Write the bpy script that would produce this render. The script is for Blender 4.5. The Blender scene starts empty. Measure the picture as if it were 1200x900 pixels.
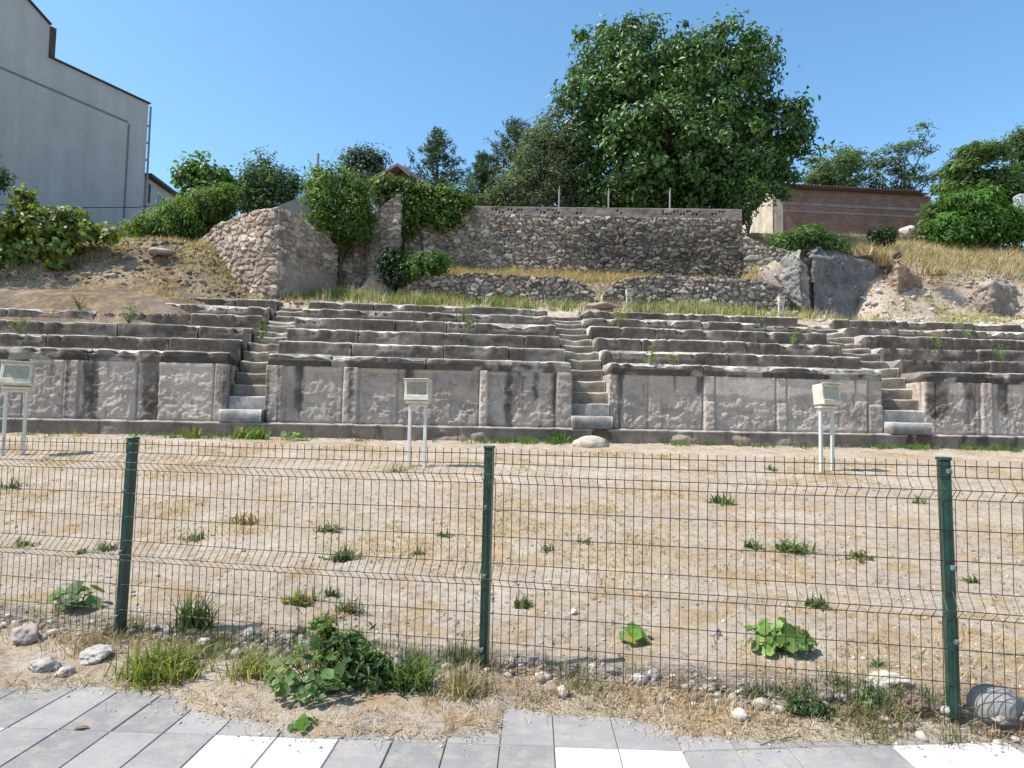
import bpy, math, random
import numpy as np
from mathutils import Vector, Matrix

random.seed(7)
RNG = np.random.default_rng(7)
sc = bpy.context.scene
COL = sc.collection
R = math.radians

# ------------------------------------------------------------------ camera model
F = 800.0
ROLL = R(1.05)
PITCH = math.atan(50.0 / F)
CAM = np.array([0.0, 0.0, 1.5])
FWD = np.array([0, math.cos(PITCH), math.sin(PITCH)])
UP0 = np.array([0, -math.sin(PITCH), math.cos(PITCH)])
RX0 = np.array([1.0, 0, 0])
RIGHT = math.cos(ROLL) * RX0 + math.sin(ROLL) * UP0
UP = -math.sin(ROLL) * RX0 + math.cos(ROLL) * UP0


def ray(px, py):
    return FWD + (px - 600) / F * RIGHT - (py - 450) / F * UP


def P(px, py, y):
    """world point seen at photo pixel (px, py) whose world depth Y is y"""
    r = ray(px, py)
    return CAM + r * (y / r[1])


def Pz(px, py, z):
    r = ray(px, py)
    return CAM + r * ((z - CAM[2]) / r[2])


# ------------------------------------------------------------------ noise helpers
def _h(ix, iy, iz, seed):
    with np.errstate(over='ignore'):
        n = (ix.astype(np.int64) * 374761393 + iy.astype(np.int64) * 668265263 + iz.astype(np.int64) * 2147483647
             + seed * 144269504) & 0xFFFFFFFF
        n = ((n ^ (n >> 13)) * 1274126177) & 0xFFFFFFFF
        n = ((n ^ (n >> 16)) * 2246822519) & 0xFFFFFFFF
        n = n ^ (n >> 15)
    return (n & 0xFFFFFF) / float(0x1000000)


def vnoise(x, y, z=None, seed=0):
    x = np.asarray(x, float); y = np.asarray(y, float)
    z = np.zeros_like(x) if z is None else np.asarray(z, float)
    x, y, z = np.broadcast_arrays(x, y, z)
    ix, iy, iz = np.floor(x).astype(np.int64), np.floor(y).astype(np.int64), np.floor(z).astype(np.int64)
    fx, fy, fz = x - ix, y - iy, z - iz
    fx = fx * fx * (3 - 2 * fx); fy = fy * fy * (3 - 2 * fy); fz = fz * fz * (3 - 2 * fz)
    out = 0
    for a in (0, 1):
        for b in (0, 1):
            for c in (0, 1):
                w = (fx if a else 1 - fx) * (fy if b else 1 - fy) * (fz if c else 1 - fz)
                out = out + w * _h(ix + a, iy + b, iz + c, seed)
    return out * 2 - 1


def fbm(x, y, z=None, seed=0, oct=4):
    s = 0; a = 1.0; t = 0; f = 1.0
    for o in range(oct):
        s = s + a * vnoise(np.asarray(x) * f + 17.3 * o, np.asarray(y) * f - 9.1 * o, None if z is None else np.asarray(z) * f, seed + o)
        t += a; a *= .5; f *= 2.03
    return s / t


def worley(x, y, seed=0, jitter=.85):
    """F1, F2, cell id hash, vector to F1 point"""
    x = np.asarray(x, float); y = np.asarray(y, float)
    ix, iy = np.floor(x).astype(np.int64), np.floor(y).astype(np.int64)
    f1 = np.full(x.shape, 9.0); f2 = np.full(x.shape, 9.0); cid = np.zeros(x.shape); dx1 = np.zeros(x.shape); dy1 = np.zeros(x.shape)
    zero = np.zeros_like(ix)
    for a in (-1, 0, 1):
        for b in (-1, 0, 1):
            cx, cy = ix + a, iy + b
            jx = cx + .5 + jitter * (_h(cx, cy, zero, seed) - .5)
            jy = cy + .5 + jitter * (_h(cx, cy, zero + 1, seed) - .5)
            d = np.hypot(x - jx, y - jy)
            idn = _h(cx, cy, zero + 2, seed)
            n1 = d < f1
            f2 = np.where(n1, f1, np.minimum(f2, d))
            cid = np.where(n1, idn, cid); dx1 = np.where(n1, x - jx, dx1); dy1 = np.where(n1, y - jy, dy1)
            f1 = np.where(n1, d, f1)
    return f1, f2, cid, dx1, dy1


def sstep(a, b, x):
    t = np.clip((np.asarray(x, float) - a) / (b - a), 0, 1)
    return t * t * (3 - 2 * t)


# ------------------------------------------------------------------ object helpers
def mesh_np(name, verts, faces, mat, loc=(0, 0, 0), color=None, parent=None, smooth=False, mats=None, midx=None):
    """verts (N,3) world (or parent-local) coordinates; faces (M,k) int array or list of arrays"""
    verts = np.asarray(verts, np.float32) - np.asarray(loc, np.float32)
    if not isinstance(faces, (list, tuple)):
        faces = [faces]
    faces = [np.asarray(f, np.int32) for f in faces if len(f)]
    me = bpy.data.meshes.new(name)
    me.vertices.add(len(verts)); me.vertices.foreach_set('co', verts.ravel())
    tot = np.concatenate([np.full(len(f), f.shape[1], np.int32) for f in faces])
    flat = np.concatenate([f.ravel() for f in faces])
    me.loops.add(len(flat)); me.loops.foreach_set('vertex_index', flat)
    me.polygons.add(len(tot))
    me.polygons.foreach_set('loop_start', np.concatenate([[0], np.cumsum(tot)[:-1]]).astype(np.int32))
    me.polygons.foreach_set('loop_total', tot)
    if smooth:
        me.polygons.foreach_set('use_smooth', np.ones(len(tot), bool))
    if midx is not None:
        me.polygons.foreach_set('material_index', np.asarray(midx, np.int32))
    me.update(calc_edges=True)
    if color is not None:
        c = np.ones((len(verts), 4), np.float32); c[:, :3] = color
        at = me.color_attributes.new('tint', 'FLOAT_COLOR', 'POINT'); at.data.foreach_set('color', c.ravel())
    for m in (mats or [mat]):
        me.materials.append(m)
    o = bpy.data.objects.new(name, me); COL.objects.link(o)
    if parent is not None:
        o.parent = parent
    o.location = loc
    return o


def mesh_py(name, verts, faces, mat, loc=(0, 0, 0), parent=None, smooth=False, mats=None, midx=None):
    me = bpy.data.meshes.new(name)
    me.from_pydata([tuple(float(c) for c in np.asarray(v) - np.asarray(loc)) for v in verts], [], [tuple(int(i) for i in f) for f in faces])
    for m in (mats or [mat]):
        me.materials.append(m)
    if smooth:
        me.polygons.foreach_set('use_smooth', [True] * len(faces))
    if midx is not None:
        me.polygons.foreach_set('material_index', midx)
    me.update()
    o = bpy.data.objects.new(name, me); COL.objects.link(o)
    if parent is not None:
        o.parent = parent
    o.location = loc
    return o


class MB:
    """collects plain shapes, linked later as one mesh"""
    def __init__(s):
        s.v = []; s.f = []; s.m = []

    def add(s, vs, fs, m=0):
        b = len(s.v); s.v += [np.asarray(v, float) for v in vs]; s.f += [[i + b for i in f] for f in fs]; s.m += [m] * len(fs)

    def box(s, c, size, rot=None, m=0, bev=0.0):
        hx, hy, hz = [q / 2 for q in size]
        if bev <= 0:
            vs = [(x, y, z) for x in (-hx, hx) for y in (-hy, hy) for z in (-hz, hz)]
            fs = [(0, 1, 3, 2), (4, 6, 7, 5), (0, 4, 5, 1), (2, 3, 7, 6), (0, 2, 6, 4), (1, 5, 7, 3)]
        else:
            vs = []; idx = {}
            h = (hx, hy, hz)
            for sx in (-1, 1):
                for sy in (-1, 1):
                    for sz in (-1, 1):
                        sg = (sx, sy, sz)
                        for ax in range(3):
                            idx[(sg, ax)] = len(vs)
                            vs.append(tuple(sg[a] * (h[a] - (0 if a == ax else bev)) for a in range(3)))
            fs = []
            for ax in range(3):
                a, b = [q for q in range(3) if q != ax]
                for sg in (-1, 1):
                    loop = []
                    for (p, q) in ((-1, -1), (1, -1), (1, 1), (-1, 1)):
                        k = [0, 0, 0]; k[ax] = sg; k[a] = p; k[b] = q
                        loop.append(idx[(tuple(k), ax)])
                    fs.append(loop)
            for ax in range(3):
                a, b = [q for q in range(3) if q != ax]
                for p in (-1, 1):
                    for q in (-1, 1):
                        k0 = [0, 0, 0]; k0[ax] = -1; k0[a] = p; k0[b] = q
                        k1 = list(k0); k1[ax] = 1
                        k0 = tuple(k0); k1 = tuple(k1)
                        fs.append([idx[(k0, a)], idx[(k1, a)], idx[(k1, b)], idx[(k0, b)]])
            for sx in (-1, 1):
                for sy in (-1, 1):
                    for sz in (-1, 1):
                        fs.append([idx[((sx, sy, sz), ax)] for ax in range(3)])
        vs = np.array(vs, float)
        if rot is not None:
            vs = vs @ np.array(rot).T
        s.add(vs + np.asarray(c, float), fs, m)

    def tube(s, pts, rad, n=6, m=0, cap=True):
        pts = [np.asarray(p, float) for p in pts]
        if not hasattr(rad, '__len__'):
            rad = [rad] * len(pts)
        vs = []; fs = []
        for i, p in enumerate(pts):
            d = pts[min(i + 1, len(pts) - 1)] - pts[max(i - 1, 0)]
            d = d / (np.linalg.norm(d) + 1e-9)
            a = np.cross(d, (0, 0, 1) if abs(d[2]) < .9 else (1, 0, 0)); a /= np.linalg.norm(a) + 1e-9
            b = np.cross(d, a)
            for k in range(n):
                t = 2 * math.pi * k / n
                vs.append(p + rad[i] * (math.cos(t) * a + math.sin(t) * b))
        for i in range(len(pts) - 1):
            for k in range(n):
                fs.append([i * n + k, i * n + (k + 1) % n, (i + 1) * n + (k + 1) % n, (i + 1) * n + k])
        if cap:
            fs.append(list(range(n))[::-1]); fs.append([(len(pts) - 1) * n + k for k in range(n)])
        s.add(vs, fs, m)

    def build(s, name, mat, parent=None, loc=(0, 0, 0), smooth=False, mats=None):
        o = mesh_py(name, s.v, s.f, mat, loc, parent, smooth, mats, s.m if mats else None)
        bm_fix(o)
        return o


def bm_fix(o):
    import bmesh
    bm = bmesh.new(); bm.from_mesh(o.data)
    bmesh.ops.recalc_face_normals(bm, faces=bm.faces)
    bm.to_mesh(o.data); bm.free()


def tag(o, label, cat, group=None):
    o['label'] = label; o['category'] = cat
    if group:
        o['group'] = group
    return o


def kind(o, k):
    o['kind'] = k
    return o


def empty(name, loc, rz=0.0, label=None, cat=None, group=None):
    o = bpy.data.objects.new(name, None); COL.objects.link(o)
    o.empty_display_size = .3
    o.location = [float(c) for c in loc]; o.rotation_euler = (0, 0, rz)
    if label:
        tag(o, label, cat, group)
    return o


def copy_tree(o, parent=None):
    c = o.copy(); COL.objects.link(c)
    if parent is not None:
        c.parent = parent
    for ch in list(o.children):
        copy_tree(ch, c)
    return c


# ------------------------------------------------------------------ materials
def new_mat(name):
    m = bpy.data.materials.new(name); m.use_nodes = True
    nt = m.node_tree
    for n in list(nt.nodes):
        if n.type == 'BSDF_PRINCIPLED':
            b = n
        elif n.type == 'OUTPUT_MATERIAL':
            out = n
    return m, nt, b, out


def N(nt, typ, **kw):
    n = nt.nodes.new(typ)
    for k, v in kw.items():
        if k in n.inputs:
            n.inputs[k].default_value = v
        else:
            setattr(n, k, v)
    return n


def L(nt, a, b):
    nt.links.new(a, b)


def noise_node(nt, vec, scale, detail=4, rough=.6, dist=0.0):
    n = N(nt, 'ShaderNodeTexNoise'); n.inputs['Scale'].default_value = scale; n.inputs['Detail'].default_value = detail
    n.inputs['Roughness'].default_value = rough; n.inputs['Distortion'].default_value = dist
    if vec is not None:
        L(nt, vec, n.inputs['Vector'])
    return n.outputs['Fac']


def ramp(nt, fac, stops):
    r = N(nt, 'ShaderNodeValToRGB')
    e = r.color_ramp.elements
    while len(e) < len(stops):
        e.new(.5)
    for i, (p, c) in enumerate(stops):
        e[i].position = p; e[i].color = (*c, 1) if hasattr(c, '__len__') else (c, c, c, 1)
    L(nt, fac, r.inputs['Fac'])
    return r.outputs['Color']


def mixc(nt, fac, a, b, mode='MIX'):
    m = N(nt, 'ShaderNodeMix', data_type='RGBA', blend_type=mode)
    for sock, val in ((m.inputs[0], fac), (m.inputs[6], a), (m.inputs[7], b)):
        if isinstance(val, (int, float)):
            sock.default_value = val
        elif isinstance(val, tuple):
            sock.default_value = (*val, 1)
        else:
            L(nt, val, sock)
    return m.outputs[2]


def bump(nt, h, strength, dist, normal=None):
    b = N(nt, 'ShaderNodeBump'); b.inputs['Strength'].default_value = strength; b.inputs['Distance'].default_value = dist
    L(nt, h, b.inputs['Height'])
    if normal is not None:
        L(nt, normal, b.inputs['Normal'])
    return b.outputs['Normal']


def obj_vec(nt, scale=None):
    t = N(nt, 'ShaderNodeTexCoord')
    if scale is None:
        return t.outputs['Object']
    mp = N(nt, 'ShaderNodeMapping'); mp.inputs['Scale'].default_value = scale
    L(nt, t.outputs['Object'], mp.inputs['Vector'])
    return mp.outputs['Vector']


def world_vec(nt, scale=None):
    g = N(nt, 'ShaderNodeNewGeometry')
    if scale is None:
        return g.outputs['Position']
    mp = N(nt, 'ShaderNodeMapping'); mp.inputs['Scale'].default_value = scale
    L(nt, g.outputs['Position'], mp.inputs['Vector'])
    return mp.outputs['Vector']


def tint_out(nt):
    a = N(nt, 'ShaderNodeAttribute', attribute_name='tint')
    return a.outputs['Color']


def simple(name, c, rough=.6, var=.25, scale=6.0, spec=.3, metal=0.0, bmp=0.0, bscale=60):
    m, nt, b, out = new_mat(name)
    v = obj_vec(nt)
    f = noise_node(nt, v, scale, 5)
    col = ramp(nt, f, [(.3, tuple(x * (1 - var) for x in c)), (.7, tuple(min(1, x * (1 + var)) for x in c))])
    L(nt, col, b.inputs['Base Color'])
    b.inputs['Roughness'].default_value = rough; b.inputs['Specular IOR Level'].default_value = spec; b.inputs['Metallic'].default_value = metal
    if bmp:
        L(nt, bump(nt, noise_node(nt, v, bscale, 4), bmp, .01), b.inputs['Normal'])
    return m


def tinted(name, rough=.95, fine=40.0, var=.35, bs=.5, bd=.02, spec=.15, fine2=None):
    """surface whose own colour comes from the 'tint' attribute, broken by fine noise and bump"""
    m, nt, b, out = new_mat(name)
    v = world_vec(nt)
    f = noise_node(nt, v, fine, 6, .65)
    k = ramp(nt, f, [(.25, 1 - var), (.75, 1 + var)])
    col = mixc(nt, 1.0, tint_out(nt), k, 'MULTIPLY')
    f2 = noise_node(nt, v, 3.1, 5, .6)
    k2 = ramp(nt, f2, [(.3, (.82, .80, .78)), (.7, (1.12, 1.1, 1.06))])
    col = mixc(nt, 1.0, col, k2, 'MULTIPLY')
    L(nt, col, b.inputs['Base Color'])
    b.inputs['Roughness'].default_value = rough; b.inputs['Specular IOR Level'].default_value = spec
    L(nt, bump(nt, f, bs, bd), b.inputs['Normal'])
    return m


def leaf_mat(name, trans=.35, rough=.45, spec=.35):
    m, nt, b, out = new_mat(name)
    t = tint_out(nt)
    L(nt, t, b.inputs['Base Color'])
    b.inputs['Roughness'].default_value = rough; b.inputs['Specular IOR Level'].default_value = spec
    tr = N(nt, 'ShaderNodeBsdfTranslucent')
    tc = mixc(nt, 1.0, t, (1.5, 1.6, .7), 'MULTIPLY')
    L(nt, tc, tr.inputs['Color'])
    mx = N(nt, 'ShaderNodeMixShader'); mx.inputs[0].default_value = trans
    L(nt, b.outputs[0], mx.inputs[1]); L(nt, tr.outputs[0], mx.inputs[2]); L(nt, mx.outputs[0], out.inputs['Surface'])
    return m


M = {}
M['leaf'] = leaf_mat('leaf_green', .42)
M['leaf_wax'] = leaf_mat('leaf_waxy', .22, .45, .4)
M['needle'] = leaf_mat('pine_needles', .15, .55, .3)
M['straw'] = leaf_mat('dry_straw', .2, .8, .15)
M['bark'] = simple('bark', (.10, .075, .055), .95, .4, 9, .1, bmp=.6, bscale=25)
M['ground'] = None
M['rubble'] = tinted('rubble_stone', .95, 22.0, .3, .55, .03)
M['rock'] = tinted('outcrop_rock', .95, 9.0, .3, .6, .05)


def ground_mat():
    m, nt, b, out = new_mat('dry_soil')
    v = world_vec(nt)
    col = tint_out(nt)
    big = noise_node(nt, v, .9, 5, .6)
    col = mixc(nt, 1.0, col, ramp(nt, big, [(.3, (.84, .80, .76)), (.7, (1.10, 1.10, 1.08))]), 'MULTIPLY')
    # straw-coloured litter patches
    pat = noise_node(nt, v, 2.6, 6, .7)
    col = mixc(nt, ramp(nt, pat, [(.49, 0), (.63, .78)]), col, (.40, .275, .14))
    mid = noise_node(nt, v, 13, 6, .75)
    col = mixc(nt, 1.0, col, ramp(nt, mid, [(.30, .42), (.46, .98), (.75, 1.25)]), 'MULTIPLY')
    fine = noise_node(nt, v, 95, 4, .7)
    col = mixc(nt, 1.0, col, ramp(nt, fine, [(.28, .55), (.72, 1.3)]), 'MULTIPLY')
    vor = N(nt, 'ShaderNodeTexVoronoi'); vor.inputs['Scale'].default_value = 26; L(nt, v, vor.inputs['Vector'])
    peb = ramp(nt, vor.outputs['Distance'], [(.16, 1), (.26, 0)])
    col = mixc(nt, mixc(nt, 1.0, peb, ramp(nt, mid, [(.5, 0), (.6, .8)]), 'MULTIPLY'), col, (.52, .47, .40))
    L(nt, col, b.inputs['Base Color'])
    b.inputs['Roughness'].default_value = 1; b.inputs['Specular IOR Level'].default_value = .05
    hs = mixc(nt, .5, mid, fine)
    n1 = bump(nt, hs, .9, .05)
    L(nt, n1, b.inputs['Normal'])
    return m


def seat_mat():
    m, nt, b, out = new_mat('weathered_seat_stone')
    v = world_vec(nt)
    col = tint_out(nt)
    a = noise_node(nt, v, 2.2, 6, .7)
    col = mixc(nt, 1.0, col, ramp(nt, a, [(.3, (.55, .52, .50)), (.52, (1, 1, 1)), (.75, (1.5, 1.48, 1.45))]), 'MULTIPLY')
    f = noise_node(nt, v, 30, 6, .7)
    col = mixc(nt, 1.0, col, ramp(nt, f, [(.28, .6), (.75, 1.35)]), 'MULTIPLY')
    # blotches of pale lichen
    li = noise_node(nt, v, 7.5, 6, .75)
    col = mixc(nt, ramp(nt, li, [(.62, 0), (.72, .55)]), col, (.36, .33, .30))
    L(nt, col, b.inputs['Base Color'])
    b.inputs['Roughness'].default_value = .95; b.inputs['Specular IOR Level'].default_value = .1
    L(nt, bump(nt, mixc(nt, .5, f, li), .8, .04), b.inputs['Normal'])
    return m


def podium_mat():
    m, nt, b, out = new_mat('podium_stone')
    v = world_vec(nt)
    col = tint_out(nt)
    a = noise_node(nt, v, 1.6, 6, .65)
    col = mixc(nt, 1.0, col, ramp(nt, a, [(.3, (.80, .76, .76)), (.7, (1.15, 1.12, 1.10))]), 'MULTIPLY')
    f = noise_node(nt, v, 26, 6, .75)
    col = mixc(nt, 1.0, col, ramp(nt, f, [(.28, .72), (.75, 1.25)]), 'MULTIPLY')
    # rain streaks: dark dirt running down the face from the joints of the cornice
    st = noise_node(nt, world_vec(nt, (2.6, 2.6, .16)), 1.0, 5, .6)
    col = mixc(nt, ramp(nt, st, [(.575, 0), (.66, .82)]), col, (.085, .075, .07))
    L(nt, col, b.inputs['Base Color'])
    b.inputs['Roughness'].default_value = .95; b.inputs['Specular IOR Level'].default_value = .1
    L(nt, bump(nt, f, .9, .05), b.inputs['Normal'])
    return m


M['ground'] = ground_mat()
M['seat'] = seat_mat()
M['podium'] = podium_mat()
M['green_paint'] = simple('green_coated_steel', (.008, .048, .034), .35, .35, 12, .5, bmp=.15, bscale=30)
M['wire'] = simple('coated_wire', (.036, .030, .019), .55, .35, 3, .25)
M['bolt'] = simple('grey_clamp', (.10, .15, .15), .5, .3, 20)
M['cream'] = simple('cream_paint', (.52, .49, .40), .55, .28, 5)
M['lens'] = simple('dusty_lens', (.34, .31, .23), .4, .2, 15)
M['white_leg'] = simple('off_white_paint', (.52, .51, .46), .5, .1, 9)
M['galv'] = simple('galvanised_post', (.22, .22, .21), .6, .3, 6)


def tile_mat(name, c):
    m, nt, b, out = new_mat(name)
    v = world_vec(nt)
    f = noise_node(nt, v, 1.7, 5, .65); g = noise_node(nt, v, 120, 3, .7); d = noise_node(nt, v, 9, 6, .7)
    col = ramp(nt, f, [(.3, tuple(x * .88 for x in c)), (.7, tuple(x * 1.1 for x in c))])
    col = mixc(nt, 1.0, col, ramp(nt, g, [(.25, .8), (.75, 1.2)]), 'MULTIPLY')
    col = mixc(nt, 1.0, col, tint_out(nt), 'MULTIPLY')
    col = mixc(nt, ramp(nt, d, [(.46, 0), (.72, .65)]), col, (.38, .325, .26))
    L(nt, col, b.inputs['Base Color'])
    b.inputs['Roughness'].default_value = .85; b.inputs['Specular IOR Level'].default_value = .2
    L(nt, bump(nt, g, .25, .004), b.inputs['Normal'])
    return m


M['tile_grey'] = tile_mat('grey_concrete_tile', (.238, .232, .228))
M['tile_white'] = tile_mat('white_concrete_tile', (.54, .53, .505))
M['tile_bed'] = simple('sand_bed', (.25, .21, .16), .95, .3, 10)

# ------------------------------------------------------------------ theatre frame
TA = math.atan(.0882)
TO = np.array([0.0, 17.0])
TU = np.array([math.cos(TA), math.sin(TA)]); TV = np.array([-math.sin(TA), math.cos(TA)])


def uv(x, y):
    return (x - TO[0]) * TU[0] + (y - TO[1]) * TU[1], (x - TO[0]) * TV[0] + (y - TO[1]) * TV[1]


def tw(u, v, z):
    u = np.asarray(u, float); v = np.asarray(v, float); z = np.asarray(z, float)
    return np.stack(np.broadcast_arrays(TO[0] + u * TU[0] + v * TV[0], TO[1] + u * TU[1] + v * TV[1], z), -1)


ROWV = [0.0, .85, 1.70, 2.55, 3.40, 4.25]
ROWZ = [3.17, 3.60, 4.04, 4.48, 4.88, 5.24]
GAPS = [(-6.85, -5.94), (1.484, 2.485), (9.72, 10.91)]
WEDGES = [(-17.0, -6.85), (-5.94, 1.484), (2.485, 9.72), (10.91, 20.0)]
FY0, FSL = 4.07, -.2177                                   # fence line  y = FY0 + FSL*x

EDGE_PX = [(-250, 815), (0, 815), (100, 812), (160, 818), (200, 826), (262, 848), (320, 866), (380, 868), (470, 872), (560, 869), (588, 866),
           (594, 832), (640, 838), (700, 840), (760, 848), (795, 866), (860, 872), (960, 870), (1045, 869), (1110, 869), (1200, 872), (1400, 880)]
_e = np.array([Pz(a, b, 0)[:2] for a, b in EDGE_PX]); _o = np.argsort(_e[:, 0]); EX, EY = _e[_o, 0], _e[_o, 1]


def terrain(x, y, micro=True):
    x = np.asarray(x, float); y = np.asarray(y, float)
    u, v = uv(x, y)
    # --- street verge, fence bank and field
    edge = np.interp(x, EX, EY, left=EY[0], right=EY[-1])
    e = y - edge + .05 * fbm(x * 5, y * 5, seed=11, oct=4)
    verge = np.clip(-.03 + e * .35, -.05, .012) + np.clip(e - .12, 0, .6) * .05
    fe = y - (FY0 + FSL * x)
    bank = .055 * np.exp(-((fe + .05) / .35) ** 2) * (.6 + .6 * fbm(x * 1.3, y * .8, seed=21, oct=3))
    vfoot = -.3
    span = np.maximum(.5, (TO[1] + vfoot + .0882 * x) - (FY0 + FSL * x))
    t = np.clip(fe / span, 0, 1)
    field = 1.10 * t + .02
    base = np.where(fe < 0, verge, np.maximum(verge * 0 + .03, 0) + field) + bank
    base = np.where((fe < 0), base, base)
    # --- behind the front line of the theatre
    vr = np.array([-.3, .15, .5, 4.2, 5.0, 7.35, 7.6, 9.3, 9.7, 12, 22, 60])
    mid = np.interp(v, vr, [1.05, 1.05, 2.2, 4.75, 5.22, 5.95, 6.85, 7.6, 9.35, 9.5, 9.6, 10])
    rgt = np.interp(v, [-.3, .15, .5, 4.2, 5.0, 7.0, 8.6, 13, 22, 60], [1.05, 1.05, 2.2, 4.75, 5.22, 5.85, 8.1, 10.3, 12.9, 13.5])
    stp = np.interp(v - np.clip(u - 11.2, 0, 3.2) * .33, [-.3, .15, .5, 4.2, 5.0, 6.9, 7.5, 7.85, 13, 22, 60], [1.05, 1.05, 2.2, 4.75, 5.22, 5.75, 5.95, 8.05, 10.3, 12.9, 13.5])
    wst = 1 - sstep(13.6, 14.8, u)
    rgt = rgt * (1 - wst) + stp * wst
    lft = np.interp(v, [-.3, .15, .5, 2.0, 2.6, 3.3, 4.25, 5.0, 6.2, 7.4, 9, 14, 60], [1.05, 1.05, 2.2, 3.4, 4.3, 4.98, 5.35, 5.85, 6.95, 7.55, 8.1, 9.0, 9.0])
    lmid = np.interp(v, [-.3, .15, .5, 4.2, 5.0, 6.6, 7.0, 9.1, 9.6, 12, 60], [1.05, 1.05, 2.2, 4.75, 5.24, 5.75, 5.9, 6.2, 8.3, 8.9, 9])
    wl = 1 - sstep(-10.6, -7.6, u)
    wm = 1 - sstep(-5.2, -4.4, u)
    wr = sstep(9.2, 11.0, u)
    back = mid * (1 - wm) + lmid * wm
    back = back * (1 - wl) + lft * wl
    back = back * (1 - wr) + rgt * wr
    rough = np.where(v > 4.6, fbm(x * .8, y * .8, seed=31, oct=5) * .22 * sstep(5.0, 6.2, v) * np.where(wl + wr > .3, 1.4, .5), 0)
    back = back + rough
    z = np.where(v > vfoot, back, base)
    if micro:
        amp = np.where(v > 4.6, 2.2, np.where(e < .05, .15, 1.0))
        z = z + amp * (.026 * fbm(x * 6.5, y * 6.5, seed=41, oct=4) + .012 * np.clip(fbm(x * 2.2, y * 2.2, seed=47, oct=3), -1, 1)) \
            + np.where((v < vfoot) & (fe > 0), .03 * fbm(x * .5, y * .5, seed=43, oct=3) * sstep(0, 3, fe), 0)
    return z


def G(px, py, ymax=60):
    """ground point under a photo pixel"""
    r = ray(px, py)
    ys = np.concatenate([np.arange(1.5, 20, .02), np.arange(20, ymax, .05)])
    pts = CAM + r[None, :] * (ys / r[1])[:, None]
    d = pts[:, 2] - terrain(pts[:, 0], pts[:, 1])
    k = np.argmax(d < 0)
    if d[k] >= 0:
        k = len(ys) - 1
    p = pts[k].copy(); p[2] = terrain(p[0], p[1])
    return p


def build_ground():
    def axis(segs):
        out = [segs[0][0]]
        for a, b, st in segs:
            n = max(1, int(round((b - a) / st)))
            out += list(np.linspace(a, b, n + 1)[1:])
        return np.array(out)
    xs = axis([(-900, -300, 120), (-300, -60, 40), (-60, -22, 3), (-22, -4, .13), (-4, 4, .045), (4, 24, .13), (24, 60, 3), (60, 300, 40), (300, 900, 120)])
    ys = axis([(-300, -40, 60), (-40, 1, 4), (1, 2.6, .2), (2.6, 6.5, .045), (6.5, 17, .1), (17, 21.5, .25), (21.5, 30, .12), (30, 48, .5), (48, 120, 8), (120, 1500, 150)])
    X, Y = np.meshgrid(xs, ys)
    Z = terrain(X, Y)
    u, v = uv(X, Y)
    # own colour of the soil by place
    c = np.zeros(X.shape + (3,))
    sand = np.array([.47, .40, .332]); soil = np.array([.15, .11, .08]); pale = np.array([.52, .465, .40]); straw = np.array([.46, .36, .22])
    c[:] = sand
    n = fbm(X * .35, Y * .35, seed=61, oct=4)
    w = sstep(-.1, .5, n)[..., None] * .25
    c = c * (1 - w) + pale * w
    n2 = fbm(X * .9, Y * .9, seed=63, oct=5)
    w = (sstep(.05, .45, n2) * (v < -.3))[..., None] * .45
    c = c * (1 - w) + straw * w
    # dark earth of the left mound, pale gravel on the terrace and right slope
    wl = ((1 - sstep(-8.5, -6.5, u)) * sstep(2.0, 2.6, v) * (.55 + .45 * sstep(-.4, .2, n2)))[..., None]
    c = c * (1 - wl * .9) + soil * wl * .9
    wr = (sstep(9, 10.5, u) * sstep(5.0, 6, v) * sstep(-.35, .1, -n2))[..., None]
    c = c * (1 - wr * .8) + np.array([.47, .40, .34]) * wr * .8
    wg = (sstep(8, 10, u) * sstep(8.8, 9.6, v))[..., None]
    c = c * (1 - wg) + np.array([.36, .29, .14]) * wg
    ff = Y - (FY0 + FSL * X)
    wf = (np.exp(-((ff - .02) / .16) ** 2) * sstep(-.3, .3, fbm(X * 2.5, Y * 2.5, seed=67, oct=4)))[..., None] * .8
    c = c * (1 - wf) + np.array([.26, .22, .185]) * wf
    ny, nx = X.shape
    V = np.stack([X, Y, Z], -1).reshape(-1, 3)
    I = np.arange(ny * nx).reshape(ny, nx)
    Fq = np.stack([I[:-1, :-1], I[:-1, 1:], I[1:, 1:], I[1:, :-1]], -1).reshape(-1, 4)
    kind(mesh_np('ground', V, Fq, M['ground'], color=c.reshape(-1, 3), smooth=True), 'structure')


build_ground()


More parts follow.
